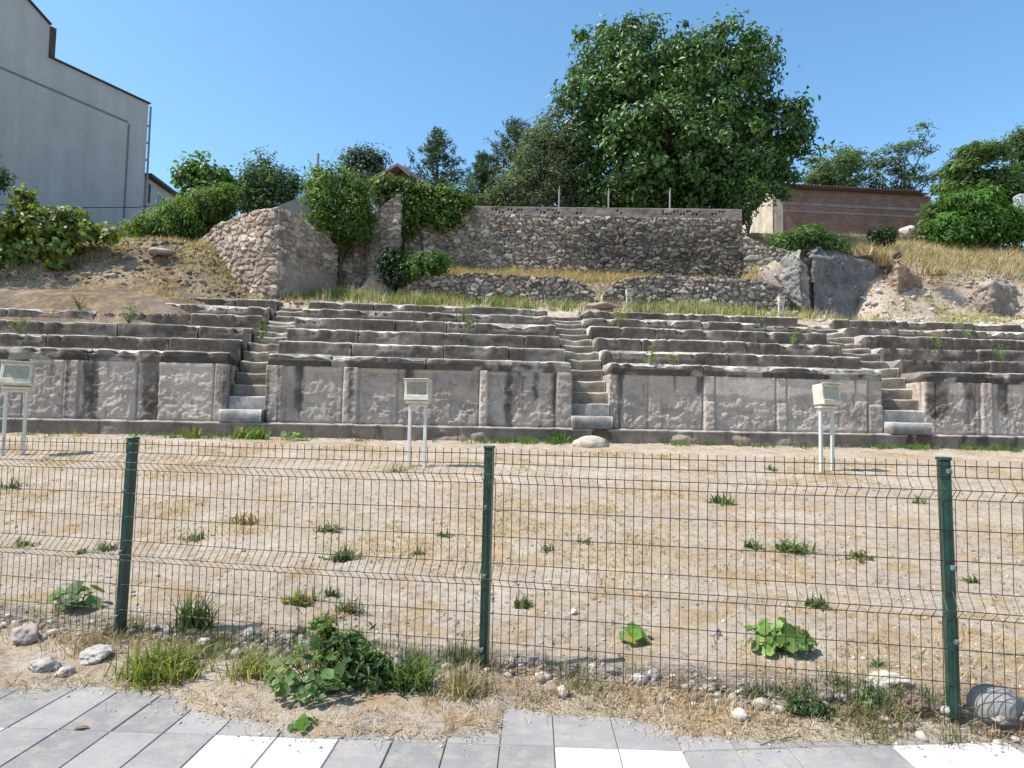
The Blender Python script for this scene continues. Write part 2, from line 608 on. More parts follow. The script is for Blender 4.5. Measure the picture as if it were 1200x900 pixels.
# ------------------------------------------------------------------ pavement
def build_pavement():
    p0 = Pz(725, 877.5, 0)
    e1 = np.array([1, -.035]); e1 /= np.linalg.norm(e1); e2 = np.array([-e1[1], e1[0]])
    Ln = .555
    W = .2725
    xe = {0: 0.0}
    for c in range(0, 40):
        xe[c + 1] = xe[c] + (.300 if (c + 1) % 6 in (0, 1) else .256)
    for c in range(-1, -40, -1):
        xe[c] = xe[c + 1] - (.300 if (c + 1) % 6 in (0, 1) else .256)
    mb = MB()
    for r in range(-7, 3):
        for c in range(-26, 26):
            a, b = xe[c] + .0018, xe[c + 1] - .0018
            f0, f1 = r * Ln + .0018, (r + 1) * Ln - .0018
            m = 1 if (r == -1 and (c + 1) % 6 in (0, 1)) else 0
            dz = random.uniform(-.0015, .0015)
            bev = .004
            bend = lambda q: (q[0], q[1] + .135 * max(0.0, q[0] - .30))
            top = [(a + bev, f0 + bev), (b - bev, f0 + bev), (b - bev, f1 - bev), (a + bev, f1 - bev)]
            rim = [(a, f0), (b, f0), (b, f1), (a, f1)]
            vs = []
            tilt = [random.uniform(-.0012, .0012) for _ in range(4)]
            for k, q in enumerate(top):
                q = bend(q); w = p0[:2] + e1 * q[0] + e2 * q[1]; vs.append((w[0], w[1], dz + tilt[k]))
            for k, q in enumerate(rim):
                q = bend(q); w = p0[:2] + e1 * q[0] + e2 * q[1]; vs.append((w[0], w[1], dz + tilt[k] - .006))
            for q in rim:
                q = bend(q); w = p0[:2] + e1 * q[0] + e2 * q[1]; vs.append((w[0], w[1], -.05))
            fs = [(0, 1, 2, 3)]
            for k in range(4):
                k2 = (k + 1) % 4
                fs += [(4 + k, 4 + k2, k2, k), (8 + k, 8 + k2, 4 + k2, 4 + k)]
            mb.add(vs, fs, m)
    o = mesh_py('pavement', mb.v, mb.f, None, mats=[M['tile_grey'], M['tile_white']], midx=mb.m)
    tn = np.repeat(np.random.default_rng(3).uniform(.84, 1.12, (len(mb.v) // 12, 1)), 12, 0) * np.array([[1, 1, 1, 0]]) + np.array([[0, 0, 0, 1]])
    at = o.data.color_attributes.new('tint', 'FLOAT_COLOR', 'POINT'); at.data.foreach_set('color', tn.astype(np.float32).ravel())
    kind(o, 'structure')
    # sand bed that fills the joints
    q = []
    for a, b in ((-26, -6), (26, -6), (26, 3), (-26, 3)):
        w = p0[:2] + e1 * a * W + e2 * b * Ln; q.append((w[0], w[1], -.009))
    kind(mesh_py('sand_bed', q, [(0, 1, 2, 3)], M['tile_bed']), 'structure')


build_pavement()


# ------------------------------------------------------------------ generic stone sheet wall
def wall(name, plan, zb, zt, thick, res, disp, mat, parent=None, closed_back=True, loc=None, smooth=True, top_rough=.03):
    """plan: list of (x,y), outward side on the right of travel; zb, zt: callables of s (m along the plan)"""
    plan = np.asarray(plan, float)
    seg = np.linalg.norm(np.diff(plan, axis=0), axis=1); cum = np.concatenate([[0], np.cumsum(seg)])
    ns = max(8, int(cum[-1] / res)); s = np.linspace(0, cum[-1], ns)
    px = np.interp(s, cum, plan[:, 0]); py = np.interp(s, cum, plan[:, 1])
    k = np.clip(np.searchsorted(cum, s, side='right') - 1, 0, len(seg) - 1)
    d = np.diff(plan, axis=0) / seg[:, None]
    nrm = np.stack([d[k, 1], -d[k, 0]], -1)
    w = max(1, int(.10 / res)); ker = np.ones(2 * w + 1) / (2 * w + 1)
    for a in (0, 1):
        nrm[:, a] = np.convolve(np.pad(nrm[:, a], w, mode='edge'), ker, mode='valid')
    nrm /= np.linalg.norm(nrm, axis=1)[:, None]
    zb_, zt_ = zb(s) + 0 * s, zt(s) + 0 * s
    nt = max(4, int((zt_ - zb_).max() / res))
    t = np.linspace(0, 1, nt)
    S, T_ = np.meshgrid(s, t)
    Zm = zb_[None, :] + (zt_ - zb_)[None, :] * T_
    D, C = disp(S, Zm, zt_[None, :] - Zm)
    X = px[None, :] + nrm[None, :, 0] * D; Y = py[None, :] + nrm[None, :, 1] * D
    rows = [np.stack([X, Y, Zm], -1)]; cols = [C]
    nb = max(3, int(thick / (res * 2)))
    for i in range(1, nb + 1):
        b = -thick * i / nb
        Dz = top_rough * fbm(s * 6, np.full_like(s, b * 6), seed=77, oct=3) - (.0 if i < nb else .04)
        rows.append(np.stack([px + nrm[:, 0] * (b + D[-1] * (1 - i / nb)), py + nrm[:, 1] * (b + D[-1] * (1 - i / nb)), zt_ + Dz], -1)[None])
        cols.append((C[-1] * (.95 + .1 * RNG.random((ns, 1))))[None])
    if closed_back:
        rows.append(np.stack([px - nrm[:, 0] * thick, py - nrm[:, 1] * thick, zb_], -1)[None]); cols.append(C[-1][None])
    V = np.concatenate(rows, 0); C = np.concatenate(cols, 0)
    ny, nx = V.shape[:2]
    I = np.arange(ny * nx).reshape(ny, nx)
    Fq = np.stack([I[:-1, :-1], I[:-1, 1:], I[1:, 1:], I[1:, :-1]], -1).reshape(-1, 4)
    fl = [Fq]
    V = V.reshape(-1, 3)
    # end caps as fans
    C = C.reshape(-1, 3)
    if closed_back:
        for colm in (I[:, 0], I[:, -1]):
            ctr = V[colm].mean(0); V = np.vstack([V, ctr]); C = np.vstack([C, C[colm].mean(0)])
            ci = len(V) - 1
            fl.append(np.stack([colm[:-1], colm[1:], np.full(len(colm) - 1, ci)], -1))
            fl.append(np.array([[colm[-1], colm[0], ci]]))
    return mesh_np(name, V, fl, mat, loc=loc if loc is not None else (0, 0, 0), color=C, parent=parent, smooth=False)


def rubble_disp(sx, sz, seed, palette, mortar=(.20, .175, .15), depth=.07, mortar_w=.14, zdark=None, plaster=None):
    pal = np.array(palette)

    def f(S, Z, below):
        wx = .55 * fbm(S * 1.9, Z * 1.9, seed=seed + 5, oct=3); wz = .6 * fbm(S * 1.9 + 40, Z * 1.9, seed=seed + 6, oct=3)
        a = (S / sx + wx); b = (Z / sz + wz)
        row = np.floor(b)
        f1, f2, cid, dx, dy = worley(a + .5 * (row % 2), b, seed=seed, jitter=.95)
        ed = f2 - f1
        body = sstep(mortar_w * .25, mortar_w * 1.25, ed)
        size = .4 + .9 * ((cid * 7.13) % 1)
        d = body * depth * size + depth * .35 * body * (dx * ((cid * 3.7) % 1 - .5) * 2 + dy * ((cid * 11.7) % 1 - .7) * 2)
        d = d + .022 * fbm(S * 13, Z * 13, seed=seed + 9, oct=4) + .05 * fbm(S * .6, Z * .6, seed=seed + 3, oct=2)
        ci = (cid * 997 % 1 * len(pal)).astype(int)
        c = pal[ci] * (.75 + .5 * ((cid * 31.7) % 1))[..., None]
        m = (1 - sstep(mortar_w * .35, mortar_w * .95, ed))[..., None]
        c = c * (1 - m) + np.array(mortar) * m
        if plaster is not None:
            pw, pc = plaster(S, Z)
            d = d * (1 - pw) + (.045 + .02 * fbm(S * 3, Z * 3, seed=seed + 8)) * pw
            c = c * (1 - pw[..., None]) + np.array(pc) * pw[..., None]
        return d, np.clip(c, .02, .8)
    return f


# ------------------------------------------------------------------ ancient theatre
def build_theatre():
    root = empty('ancient_theatre', tw(0, 0, 1.1), 0,
                 'ruined grey stone theatre seating with podium wall and three narrow stairways', 'ancient theatre')
    rl = np.array(root.location)
    # joints of the podium facing, in photo pixels on each wedge
    jpx = [[-300, -200, -120, -40, 27, 75, 93, 160, 185, 251], [333, 352, 402, 420, 466, 562, 572, 652], [726, 760, 824, 838, 909, 922, 1017], [1096, 1148, 1163, 1230, 1290, 1300, 1380]]
    pil = [[(75, 93), (251, 267)], [(313, 333), (402, 419), (562, 572), (652, 669)], [(826, 838), (911, 922), (1018, 1033)], [(1150, 1162), (1290, 1302)]]

    def pu(p):
        q = (p - 600) / 800
        y = 17 / (1 - .0882 * q)
        return q * y / TU[0]
    STK = [(96, 116, .95), (166, 187, 1.0), (58, 62, .5), (344, 356, .8), (473, 486, .55), (592, 602, 1.0), (624, 632, .6), (815, 825, .4), (1085, 1112, .7), (1168, 1182, .6), (408, 416, .9), (1128, 1140, .35), (20, 34, .4)]
    for w, (u0, u1) in enumerate(WEDGES):
        J = np.array([pu(p) for p in jpx[w]])
        PL = [(pu(a), pu(b)) for a, b in pil[w]]
        back = 1.25
        plan_uv = [(u0, back), (u0, 0), (u1, 0), (u1, back)]
        plan = [tw(a, b, 0)[:2] for a, b in plan_uv]

        def disp(S, Z, below, u0=u0, u1=u1, J=J, PL=PL, w=w, back=back):
            U = np.clip(S - back, -.6, u1 - u0 + .6) + u0
            face = (S > back) & (S < back + (u1 - u0))
            sl = np.searchsorted(J, U)
            hs = _h(sl.astype(np.int64), sl * 0 + w, sl * 0, 5)
            d = .0 + .05 * (hs - .5)
            rough = fbm(U * 11, Z * 11, S * 0 + 3, seed=w * 3 + 100, oct=4)
            chunky = fbm(U * 1.5, Z * 2.0, seed=w * 3 + 120, oct=5)
            amp = .019 + .012 * sstep(-.2, .4, fbm(U * .8, Z * .9, seed=133 + w, oct=2))
            smooth_top = sstep(2.74, 2.80, Z + .04 * fbm(U * 2, Z * 2, seed=141))
            if w == 2:
                lim = 2.34 + .25 * fbm(U * .9, U * 0, seed=144, oct=3) + .5 * (1 - sstep(3.0, 4.6, U))
                smooth_top = np.maximum(smooth_top, sstep(lim - .03, lim + .05, Z))
            if w == 3:
                smooth_top = np.maximum(smooth_top, sstep(2.5, 2.56, Z + .1 * fbm(U, Z, seed=150)))
            r = rough * amp + .022 * sstep(-.03, .03, chunky) - .028 * sstep(.28, .33, fbm(U * 2.3 + 7, Z * 2.6, seed=w * 3 + 125, oct=4)) - .022 * np.exp(-(np.abs(fbm(U * 1.1, Z * 1.4, seed=w + 128, oct=4)) / .012) ** 2)
            d = d + r * (1 - smooth_top * .88) + .035 * smooth_top
            for a, b in PL:
                h = 1.0 if w != 2 else sstep(2.25, 2.2, Z) * 1.0
                inp = sstep(a - .012, a + .012, U) * (1 - sstep(b - .012, b + .012, U)) * h
                d = d * (1 - inp) + inp * (.07 + rough * .022)
            for j in J:
                g = np.exp(-((U - j) / .016) ** 2)
                d = d - .05 * g
            d = d - .04 * np.exp(-((Z - 1.5) / .03) ** 2)
            base = np.array([.50, .445, .385])
            tone = .85 + .3 * hs
            c = base * tone[..., None]
            warm = sstep(-.1, .5, fbm(U * 1.1, Z * 1.6, seed=160 + w, oct=4))[..., None]
            c = c * (1 - .45 * warm) + np.array([.48, .395, .315]) * .4 * warm
            pale = (sstep(.15, .5, fbm(U * 1.9 + 9, Z * 1.3, seed=170 + w, oct=4)))[..., None]
            c = c * (1 - .45 * pale) + np.array([.56, .51, .45]) * .4 * pale
            low = (sstep(.05, .4, fbm(U * 1.6 + 30, Z * 3, seed=175 + w, oct=4)) * (smooth_top < .5))[..., None] * .3
            c = c * (1 - low) + np.array([.20, .16, .15]) * low
            d = np.where(face, d, .03 * rough)
            for sa, sb, dn in STK:                      # dark rain stains under the open joints of the cornice
                ua, ub = pu(sa), pu(sb)
                if ub < u0 or ua > u1:
                    continue
                jit = .05 * fbm(U * 0 + sa, Z * 4, seed=180, oct=3) + .03 * rough
                m_ = sstep(ua - .04, ua + .07, U + jit) * (1 - sstep(ub - .07, ub + .04, U + jit)) * sstep(2.9 - 1.5 * dn, 3.1 - 1.5 * dn, Z + .2 * fbm(U * 6, Z * 2, seed=181, oct=3))
                c = c * (1 - (m_ * (.62 + .3 * fbm(U * 5, Z * 5, seed=182, oct=4)))[..., None])
            return d, np.clip(c, .03, .7)
        pw = wall('podium_wall', np.array(plan) - rl[:2], lambda s: 1.40 - rl[2], lambda s: 2.875 - rl[2], .5, .022,
                  lambda S, Z, b, D=disp: D(S, Z + rl[2], b), M['podium'], parent=root, closed_back=False)
        # plinth under the wall
        def pd(S, Z, below, w=w):
            r = fbm(S * 3, Z * 4, seed=200 + w, oct=5)
            lip = np.exp(-((below - .03) / .035) ** 2) * .05
            fr = np.mod(S + .4 * np.floor(S / 1.7), 1.7)
            d = .05 * r + lip - .04 * np.exp(-(fr / .02) ** 2) - np.clip(-fbm(S * 1.2, Z * 2, seed=210 + w, oct=3) - .25, 0, 1) * .35
            c = np.array([.29, .24, .195]) * (1 + .35 * r)[..., None]
            c = np.where((below < .05)[..., None], np.array([.45, .41, .37]), c)
            return d, np.clip(c, .03, .6)
        e0, e1 = u0 - (.0 if w == 0 else .5), u1 + (.0 if w == 3 else .5)
        pl = [tw(e0, .2, 0)[:2], tw(e0, -.27, 0)[:2], tw(e1, -.27, 0)[:2], tw(e1, .2, 0)[:2]]
        wall('plinth', np.array(pl) - rl[:2], lambda s: .85 - rl[2], lambda s: 1.485 - rl[2] + .012 * fbm(s * 3, s * 0, seed=220), .4, .03,
             lambda S, Z, b, D=pd: D(S, Z + rl[2], b), M['podium'], parent=root, closed_back=False)
        # seat rows, k = 0 is the cornice course on the podium
        for k in range(6):
            if k == 5 and w == 0:
                a0 = u0
            a0 = u0
            vs = []; fs = []; cs = []
            u = a0
            rr = np.random.default_rng(1000 + w * 10 + k)
            ends = []
            while u < u1 - .01:
                ln = rr.uniform(1.3, 3.2)
                e = u + ln
                if u1 - e < .7:
                    e = u1
                ends.append((u, e)); u = e
            z, v = ROWZ[k], ROWV[k]
            zb = 2.865 if k == 0 else ROWZ[k - 1] - .06
            vf = -.075 if k == 0 else v
            vb = ROWV[k + 1] + .12 if k < 5 else v + .75
            for bi, (a, b) in enumerate(ends):
                g = .012
                nu = max(6, int((b - a) / .045))
                us = np.linspace(a + g, b - g, nu)
                off = rr.uniform(-.012, .016); dz = rr.uniform(-.018, .010)
                if k and rr.random() < .10:
                    dz -= rr.uniform(.03, .08); off += rr.uniform(.0, .06)
                h = z - zb
                nr = 7
                prof = [(.030 - .03 * (i / (nr - 1)) ** 2, zb + (h - .040) * i / (nr - 1), 0) for i in range(nr)]
                if k == 0:
                    prof = [(.035 - .035 * sstep(.3, .45, i / (nr - 1)), zb + (h - .040) * i / (nr - 1), 0) for i in range(nr)]
                prof += [(.006, z - .021, 1), (.028, z - .005, 1), (.06, z, 1), (.12, z + .004, .8), (.2, z + .002, .5), (.4, z, .3), (.62, z - .003, .3), (vb - vf, z - .005, 0)]
                pv = np.array([q[0] for q in prof]); pz = np.array([float(q[1]) for q in prof]); ch = np.array([q[2] for q in prof])
                Ug, Pg = np.meshgrid(us, np.arange(len(prof)), indexing='ij')
                Vv = vf + pv[Pg] + off; Zz = pz[Pg] + dz * (ch[Pg] > 0)
                n1 = fbm(Ug * 5 + k * 13, Zz * 5, Vv * 5 + w * 7, seed=300, oct=4)
                n2 = fbm(Ug * 1.3 + k * 31 + w * 57, Ug * 0 + k * 3.3, seed=310, oct=4)
                chip = np.clip(n2 - .08, 0, 1) * (.20 + .04 * k) + np.clip(fbm(Ug * 4.0 + k * 11, Ug * 0 + w * 5.5, seed=320, oct=3) - .25, 0, 1) * .22
                endr = .04 * (np.exp(-((Ug - a) / .04) ** 2) + np.exp(-((Ug - b) / .04) ** 2)) * rr.uniform(.0, 1.2)
                nose = (Pg >= nr - 2) & (Pg <= nr + 3)
                n3 = fbm(Ug * 16, Zz * 16, Vv * 16 + k, seed=305, oct=3)
                Vv = Vv + .016 * n3 + .015 * n1 + (chip + endr) * np.where(nose, 1, 0) * .8
                Zz = Zz + .016 * n1 * (Pg > 0) - (chip * .55 + endr * .6) * np.where(nose, 1, 0) + .012 * n2 * (ch[Pg] > 0)
                W = tw(Ug, Vv, Zz)
                i0 = len(vs)
                vs += list(W.reshape(-1, 3) - rl)
                npf = len(prof)
                tone = rr.uniform(.82, 1.18)
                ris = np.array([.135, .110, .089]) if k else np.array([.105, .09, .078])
                trd = np.array([.56, .52, .46])  # pale nose and tread: the sunlit edge line is put into the colour
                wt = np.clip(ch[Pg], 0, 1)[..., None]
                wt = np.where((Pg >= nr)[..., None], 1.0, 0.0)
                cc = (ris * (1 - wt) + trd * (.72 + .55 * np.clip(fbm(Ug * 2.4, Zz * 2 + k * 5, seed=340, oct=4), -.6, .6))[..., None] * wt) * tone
                if k == 0:
                    pt = (sstep(.06, .22, fbm(Ug * 1.9 + w * 9, Zz * 2.5, seed=345, oct=4)) * (Pg < nr))[..., None] * .75
                    cc = cc * (1 - pt) + np.array([.40, .36, .315]) * pt
                else:
                    pt = (sstep(.12, .45, fbm(Ug * 1.3 + w * 9 + k * 17, Zz * 2.5, seed=346, oct=4)) * (Pg < nr))[..., None] * .5
                    cc = cc * (1 - pt) + np.array([.32, .28, .24]) * pt
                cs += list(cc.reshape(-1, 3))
                for i in range(nu - 1):
                    for j in range(npf - 1):
                        p = i0 + i * npf + j
                        fs.append((p, p + npf, p + npf + 1, p + 1))
                # block ends
                for ii, flip in ((0, False), (nu - 1, True)):
                    c = len(vs)
                    bp = tw(us[ii], vb, zb) - rl
                    vs.append(bp); cs.append(ris)
                    for j in range(npf - 1):
                        p = i0 + ii * npf + j
                        fs.append((p, p + 1, c, c))
            fq = np.array([f for f in fs if f[2] != f[3]]); ft = np.array([f[:3] for f in fs if f[2] == f[3]])
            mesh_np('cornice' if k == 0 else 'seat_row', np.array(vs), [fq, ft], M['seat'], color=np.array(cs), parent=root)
    # stairways
    steps = [(-.36, 1.485, 1.80), (-.02, 1.45, 2.12), (.22, 2.05, 2.42), (.46, 2.38, 2.73), (.72, 2.68, 3.04), (.98, 3.0, 3.33), (1.42, 3.28, 3.58),
             (1.85, 3.54, 3.80), (2.28, 3.76, 4.02), (2.70, 3.98, 4.24), (3.12, 4.2, 4.46), (3.55, 4.42, 4.66), (3.98, 4.62, 4.86), (4.35, 4.82, 5.04)]
    for gi, (a, b) in enumerate(GAPS):
        st = empty('stairway', tw((a + b) / 2, 0, 1.485) - rl); st.parent = root
        so = np.array(st.location) + rl
        for i, (v, z0, z1) in enumerate(steps):
            rr = np.random.default_rng(50 + gi * 40 + i)
            aa, bb = a + .015, b - .015
            if i == 0:
                aa, bb = (a - .08, b - .02) if gi == 0 else (a + .005, b - .01) if gi == 1 else (a + .02, b - .05)
            sag = 0 if i < 6 else rr.uniform(-.02, .03)
            nu, prof = 18, [(0.02, z0), (.012, (z0 + z1) / 2), (0, z1 - .04), (.015, z1 - .01), (.05, z1), (.25, z1), (.5, z1 - .005), (.95, z1 - .01)]
            if i == 0:
                prof = [(.02, z0 + .003), (0, z0 + .04), (0, (z0 + z1) / 2), (0, z1 - .04), (.015, z1 - .01), (.04, z1), (.3, z1), (.6, z1)]
            us = np.linspace(aa, bb, nu)
            Ug, Pg = np.meshgrid(us, np.arange(len(prof)), indexing='ij')
            pv = np.array([q[0] for q in prof]); pz = np.array([q[1] for q in prof])
            n1 = fbm(Ug * 4 + i * 7 + gi * 3, Pg * .7, seed=400, oct=4)
            chip = np.clip(fbm(Ug * 2.2 + i * 9.1, Ug * 0 + gi * 4.4, seed=411, oct=3) - .05, 0, 1) * (.18 if i > 4 else .07)
            nose = (Pg >= 2) & (Pg <= 4)
            if i == 0:
                nose = (Pg >= 3) & (Pg <= 5)
            wear = .03 * np.exp(-((Ug - (aa + bb) / 2) / .25) ** 2) * (Pg >= 2) * (i > 2)
            W = tw(Ug, v + pv[Pg] + .015 * n1 + chip * nose, pz[Pg] + .012 * n1 * (Pg > 0) - chip * nose * .5 - wear + sag * (Pg > 1)) - so
            npf = len(prof)
            vs = list(W.reshape(-1, 3)); fs = []
            for q in range(nu - 1):
                for j in range(npf - 1):
                    p = q * npf + j
                    fs.append((p, p + npf, p + npf + 1, p + 1))
            cs = []
            tone = rr.uniform(.8, 1.2)
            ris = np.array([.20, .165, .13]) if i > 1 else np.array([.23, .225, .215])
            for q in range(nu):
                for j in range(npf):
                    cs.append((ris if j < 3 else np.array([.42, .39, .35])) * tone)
            ft = []
            for ii in (0, nu - 1):
                c = len(vs); vs.append(tw(us[ii], v + .9, z0) - so); cs.append(ris)
                for j in range(npf - 1):
                    ft.append((ii * npf + j, ii * npf + j + 1, c))
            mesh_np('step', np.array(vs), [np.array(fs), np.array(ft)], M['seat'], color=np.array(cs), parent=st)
        # back fill strip behind the lowest steps so that the plinth runs through
        mbk = MB(); c = tw((a + b) / 2, .02, 1.17) - so
        rot = np.array([[TU[0], TV[0], 0], [TU[1], TV[1], 0], [0, 0, 1]])
        mbk.box(c, (b - a + .02, .5, .62), rot)
        o = mbk.build('stair_base', M['podium'], st)
        me = o.data; at = me.color_attributes.new('tint', 'FLOAT_COLOR', 'POINT')
        at.data.foreach_set('color', np.tile([.17, .11, .085, 1], len(me.vertices)).astype(np.float32))


build_theatre()

# ------------------------------------------------------------------ rubble walls behind
GREY = [(.32, .275, .225), (.28, .235, .19), (.38, .335, .28), (.24, .20, .165), (.34, .275, .21), (.29, .265, .24), (.42, .385, .34), (.20, .175, .15)]
PINK = [(.36, .295, .24), (.30, .24, .20), (.43, .37, .31), (.26, .205, .17), (.34, .29, .245), (.24, .195, .16)]
DARKG = [(.20, .185, .165), (.25, .225, .20), (.15, .135, .12), (.21, .18, .15), (.31, .285, .255)]


def Hw(px, py, y):
    return P(px, py, y)[2]


def build_walls():
    # upper retaining wall: rubble with a band of broken brick coping on top
    def yU(px):
        return 26.0 + (px - 700) * .0015
    a = [P(p, 300, yU(p))[:2] for p in (462, 560, 700, 800, 869)]
    loc = np.array([a[2][0], a[2][1], 7.4])
    pxs = np.array([462, 545, 700, 869.0])
    xs = np.array([P(p, 300, yU(p))[0] for p in pxs])
    x0 = a[0][0]
    root = empty('retaining_wall', loc, 0, 'long grey rubble stone retaining wall under the big leafy tree with a brick coping', 'stone wall')
    zt = lambda s: np.interp(s + x0, xs, [Hw(462, 258, 26), Hw(545, 252.5, 26), Hw(700, 254, 26), Hw(869, 257, 26.2)]) - loc[2]

    def disp(S, Z, below):
        d, c = rubble_disp(.27, .155, 3, GREY, mortar=(.11, .095, .08), depth=.085)(S, Z, below)
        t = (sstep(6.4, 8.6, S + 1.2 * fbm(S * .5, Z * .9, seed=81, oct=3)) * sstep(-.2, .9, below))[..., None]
        c = c * (1 - .75 * t) + c * np.array([.40, .40, .42]) * .75 * t      # stones turn darker and greyer low on the right
        w = sstep(.1, .5, fbm(S * .4 + 5, Z * .8, seed=83, oct=3))[..., None] * .4
        c = c * (1 - w) + c * np.array([1.25, 1.12, .98]) * w
        c = c * .85
        return d, c
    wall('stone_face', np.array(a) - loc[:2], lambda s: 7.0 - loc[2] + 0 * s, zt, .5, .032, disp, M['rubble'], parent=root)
    # coping band with brick holes
    zc = lambda s: np.interp(s + x0, xs, [Hw(462, 252, 26), Hw(545, 244, 26), Hw(700, 243.5, 26), Hw(869, 245, 26.2)]) - loc[2]
    rr = np.random.default_rng(5)
    holes = []
    for c_ in rr.uniform(1.0, 12.6, 16):
        for q in range(rr.integers(2, 6)):
            holes.append((c_ + q * .13, rr.choice([.12, .22]), .035))

    def cd(S, Z, below):
        d = .03 + .02 * fbm(S * 5, Z * 5, seed=91, oct=4)
        c = np.array([.20, .17, .15]) * (1 + .6 * fbm(S * 1.8, Z * 6, seed=92, oct=4))[..., None]
        for hx, hz, r in holes:
            inside = (np.abs(S - hx) < r) & (np.abs(below - hz) < r)
            d = np.where(inside, d - .09, d); c = np.where(inside[..., None], np.array([.05, .04, .035]), c)
        return d, np.clip(c, .02, .6)
    wall('brick_coping', np.array(a) - loc[:2], lambda s: zt(s) - .02, zc, .42, .03, cd, M['rubble'], parent=root)
    # lower, broken rubble wall in front of it, with a gap
    for name, label, p0, p1, tops in (
            ('low_rubble_wall', 'low tumbled rubble wall beneath the retaining wall, from the green bush to the gap', 466, 700, [(466, 331), (500, 326), (560, 323), (640, 325), (680, 330), (700, 345)]),
            ('low_rubble_wall', 'low dry stone wall with a pale lamp before it, right of the gap full of dry grass', 706, 925, [(706, 345), (722, 330), (745, 323), (830, 324), (890, 326), (925, 335)])):
        ps = np.linspace(p0, p1, 6)
        pl = np.array([P(p, 340, 24.3 + .002 * (p - 700))[:2] for p in ps])
        l0 = np.array([pl[2][0], pl[2][1], 5.9])
        xx = np.array([P(p, 330, 24.3)[0] for p, _ in tops]); zz = np.array([Hw(p, y, 24.3) for p, y in tops])
        o = wall(name, pl - l0[:2], lambda s: 5.55 - l0[2] + 0 * s,
                 lambda s: np.interp(s + pl[0][0], xx, zz) - l0[2] + .07 * fbm(s * 3, s * 0, seed=97, oct=3), .5, .03,
                 rubble_disp(.25, .16, 13 + p0, GREY + DARKG, depth=.10, mortar=(.10, .09, .08)), M['rubble'], loc=None)
        o.location = l0
        tag(o, label, 'stone wall')
    # right broken end of the retaining wall, stepping down to the rocks
    ps = [P(869, 300, 26.3)[:2], P(900, 300, 26.0)[:2], P(944, 300, 25.6)[:2]]
    l0 = np.array([ps[0][0], ps[0][1], 6.5])
    xx = np.array([p[0] for p in ps])
    o = wall('broken_wall', np.array(ps) - l0[:2], lambda s: 5.8 - l0[2] + 0 * s,
             lambda s: np.interp(s, [0, .15, .9, 1.6, 2.4], [Hw(869, 274, 26.3), Hw(875, 276, 26.2), Hw(900, 287, 26), Hw(920, 292, 25.8), Hw(944, 318, 25.6)]) - l0[2] + .08 * fbm(s * 3, s * 0, seed=99, oct=3),
             .6, .032, rubble_disp(.32, .2, 23, DARKG + GREY[:2], depth=.10), M['rubble'])
    o.location = l0
    tag(o, 'dark broken rubble wall stepping down beside the grey rock outcrop', 'stone wall')
    # bastion at the left: bright flank, corner, shaded flank
    A0, A1, B1 = P(226, 290, 25.6)[:2], P(320, 300, 21.9)[:2], P(394, 300, 24.6)[:2]
    l0 = np.array([A1[0], A1[1], 5.8])
    la = np.linalg.norm(A1 - A0); lb = np.linalg.norm(B1 - A1)
    tops = [(0, Hw(226, 292, 25.6)), (la * .35, Hw(262, 268, 24.2)), (la * .7, Hw(295, 251, 22.9)), (la, Hw(322, 243, 21.9)), (la + lb * .2, Hw(335, 247, 22.4)), (la + lb * .6, Hw(366, 270, 23.5)), (la + lb, Hw(394, 288, 24.6))]
    ts, tz = np.array([t[0] for t in tops]), np.array([t[1] for t in tops])

    def plast(S, Z):
        w = sstep(la + .2, la + .5, S) * sstep(.15, -.1, (Z + 5.8 - 6.7) / 2.0 + .35 * fbm(S * .9, Z * .9, seed=171, oct=3)) * .85
        return w, (.30, .25, .205)
    o = wall('stone_bastion', np.array([A0, A0 + (A1 - A0) * .5 + np.array([-.12, -.18]), A0 + (A1 - A0) * .93, A1 + (B1 - A1) * .07, B1]) - l0[:2], lambda s: 5.2 - l0[2] + 0 * s, lambda s: np.interp(s, ts, tz) - l0[2] + .07 * fbm(s * 3, s * 0, seed=172, oct=3), .7, .03,
             rubble_disp(.30, .20, 33, PINK, mortar=(.19, .155, .13), depth=.085, plaster=plast), M['rubble'])
    o.location = l0
    tag(o, 'pinkish rubble bastion with a sharp corner beside the earth mound', 'stone wall')
    # recessed wall under the bush and the pillar beside the ivy
    q = [P(392, 300, 24.9)[:2], P(438, 300, 25.6)[:2]]
    l0 = np.array([q[0][0], q[0][1], 5.9])
    o = wall('recessed_wall', np.array(q) - l0[:2], lambda s: 5.4 - l0[2] + 0 * s, lambda s: np.interp(s, [0, 1.6], [Hw(392, 285, 24.9), Hw(438, 262, 25.6)]) - l0[2], .6, .032,
             rubble_disp(.30, .2, 43, PINK + DARKG, mortar=(.16, .13, .11), depth=.09), M['rubble'])
    o.location = l0
    tag(o, 'shaded rubble wall set back beneath the round green bush', 'stone wall')
    q = [P(428, 300, 25.9)[:2], P(434, 300, 24.9)[:2], P(467, 300, 25.0)[:2], P(468, 300, 26.2)[:2]]
    l0 = np.array([q[1][0], q[1][1], 5.9])
    o = wall('stone_pillar', np.array(q) - l0[:2], lambda s: 5.4 - l0[2] + 0 * s, lambda s: np.interp(s, [0, .95, 2.0, 3.2], [Hw(434, 258, 25), Hw(436, 256, 25), Hw(462, 229, 25), Hw(468, 226, 25)]) - l0[2], .7, .03,
             rubble_disp(.32, .2, 53, PINK + GREY, mortar=(.20, .17, .14), depth=.08), M['rubble'])
    o.location = l0
    tag(o, 'tall rough stone pillar standing between the round bush and the ivy', 'stone pillar')
    # smooth concrete wall behind the bastion corner
    mb = MB()
    t0, t1, t2, t3 = P(305, 249, 25.2), P(392, 216, 25.9), P(392, 280, 25.9), P(305, 280, 25.2)
    dv = np.array([0, .3, 0])
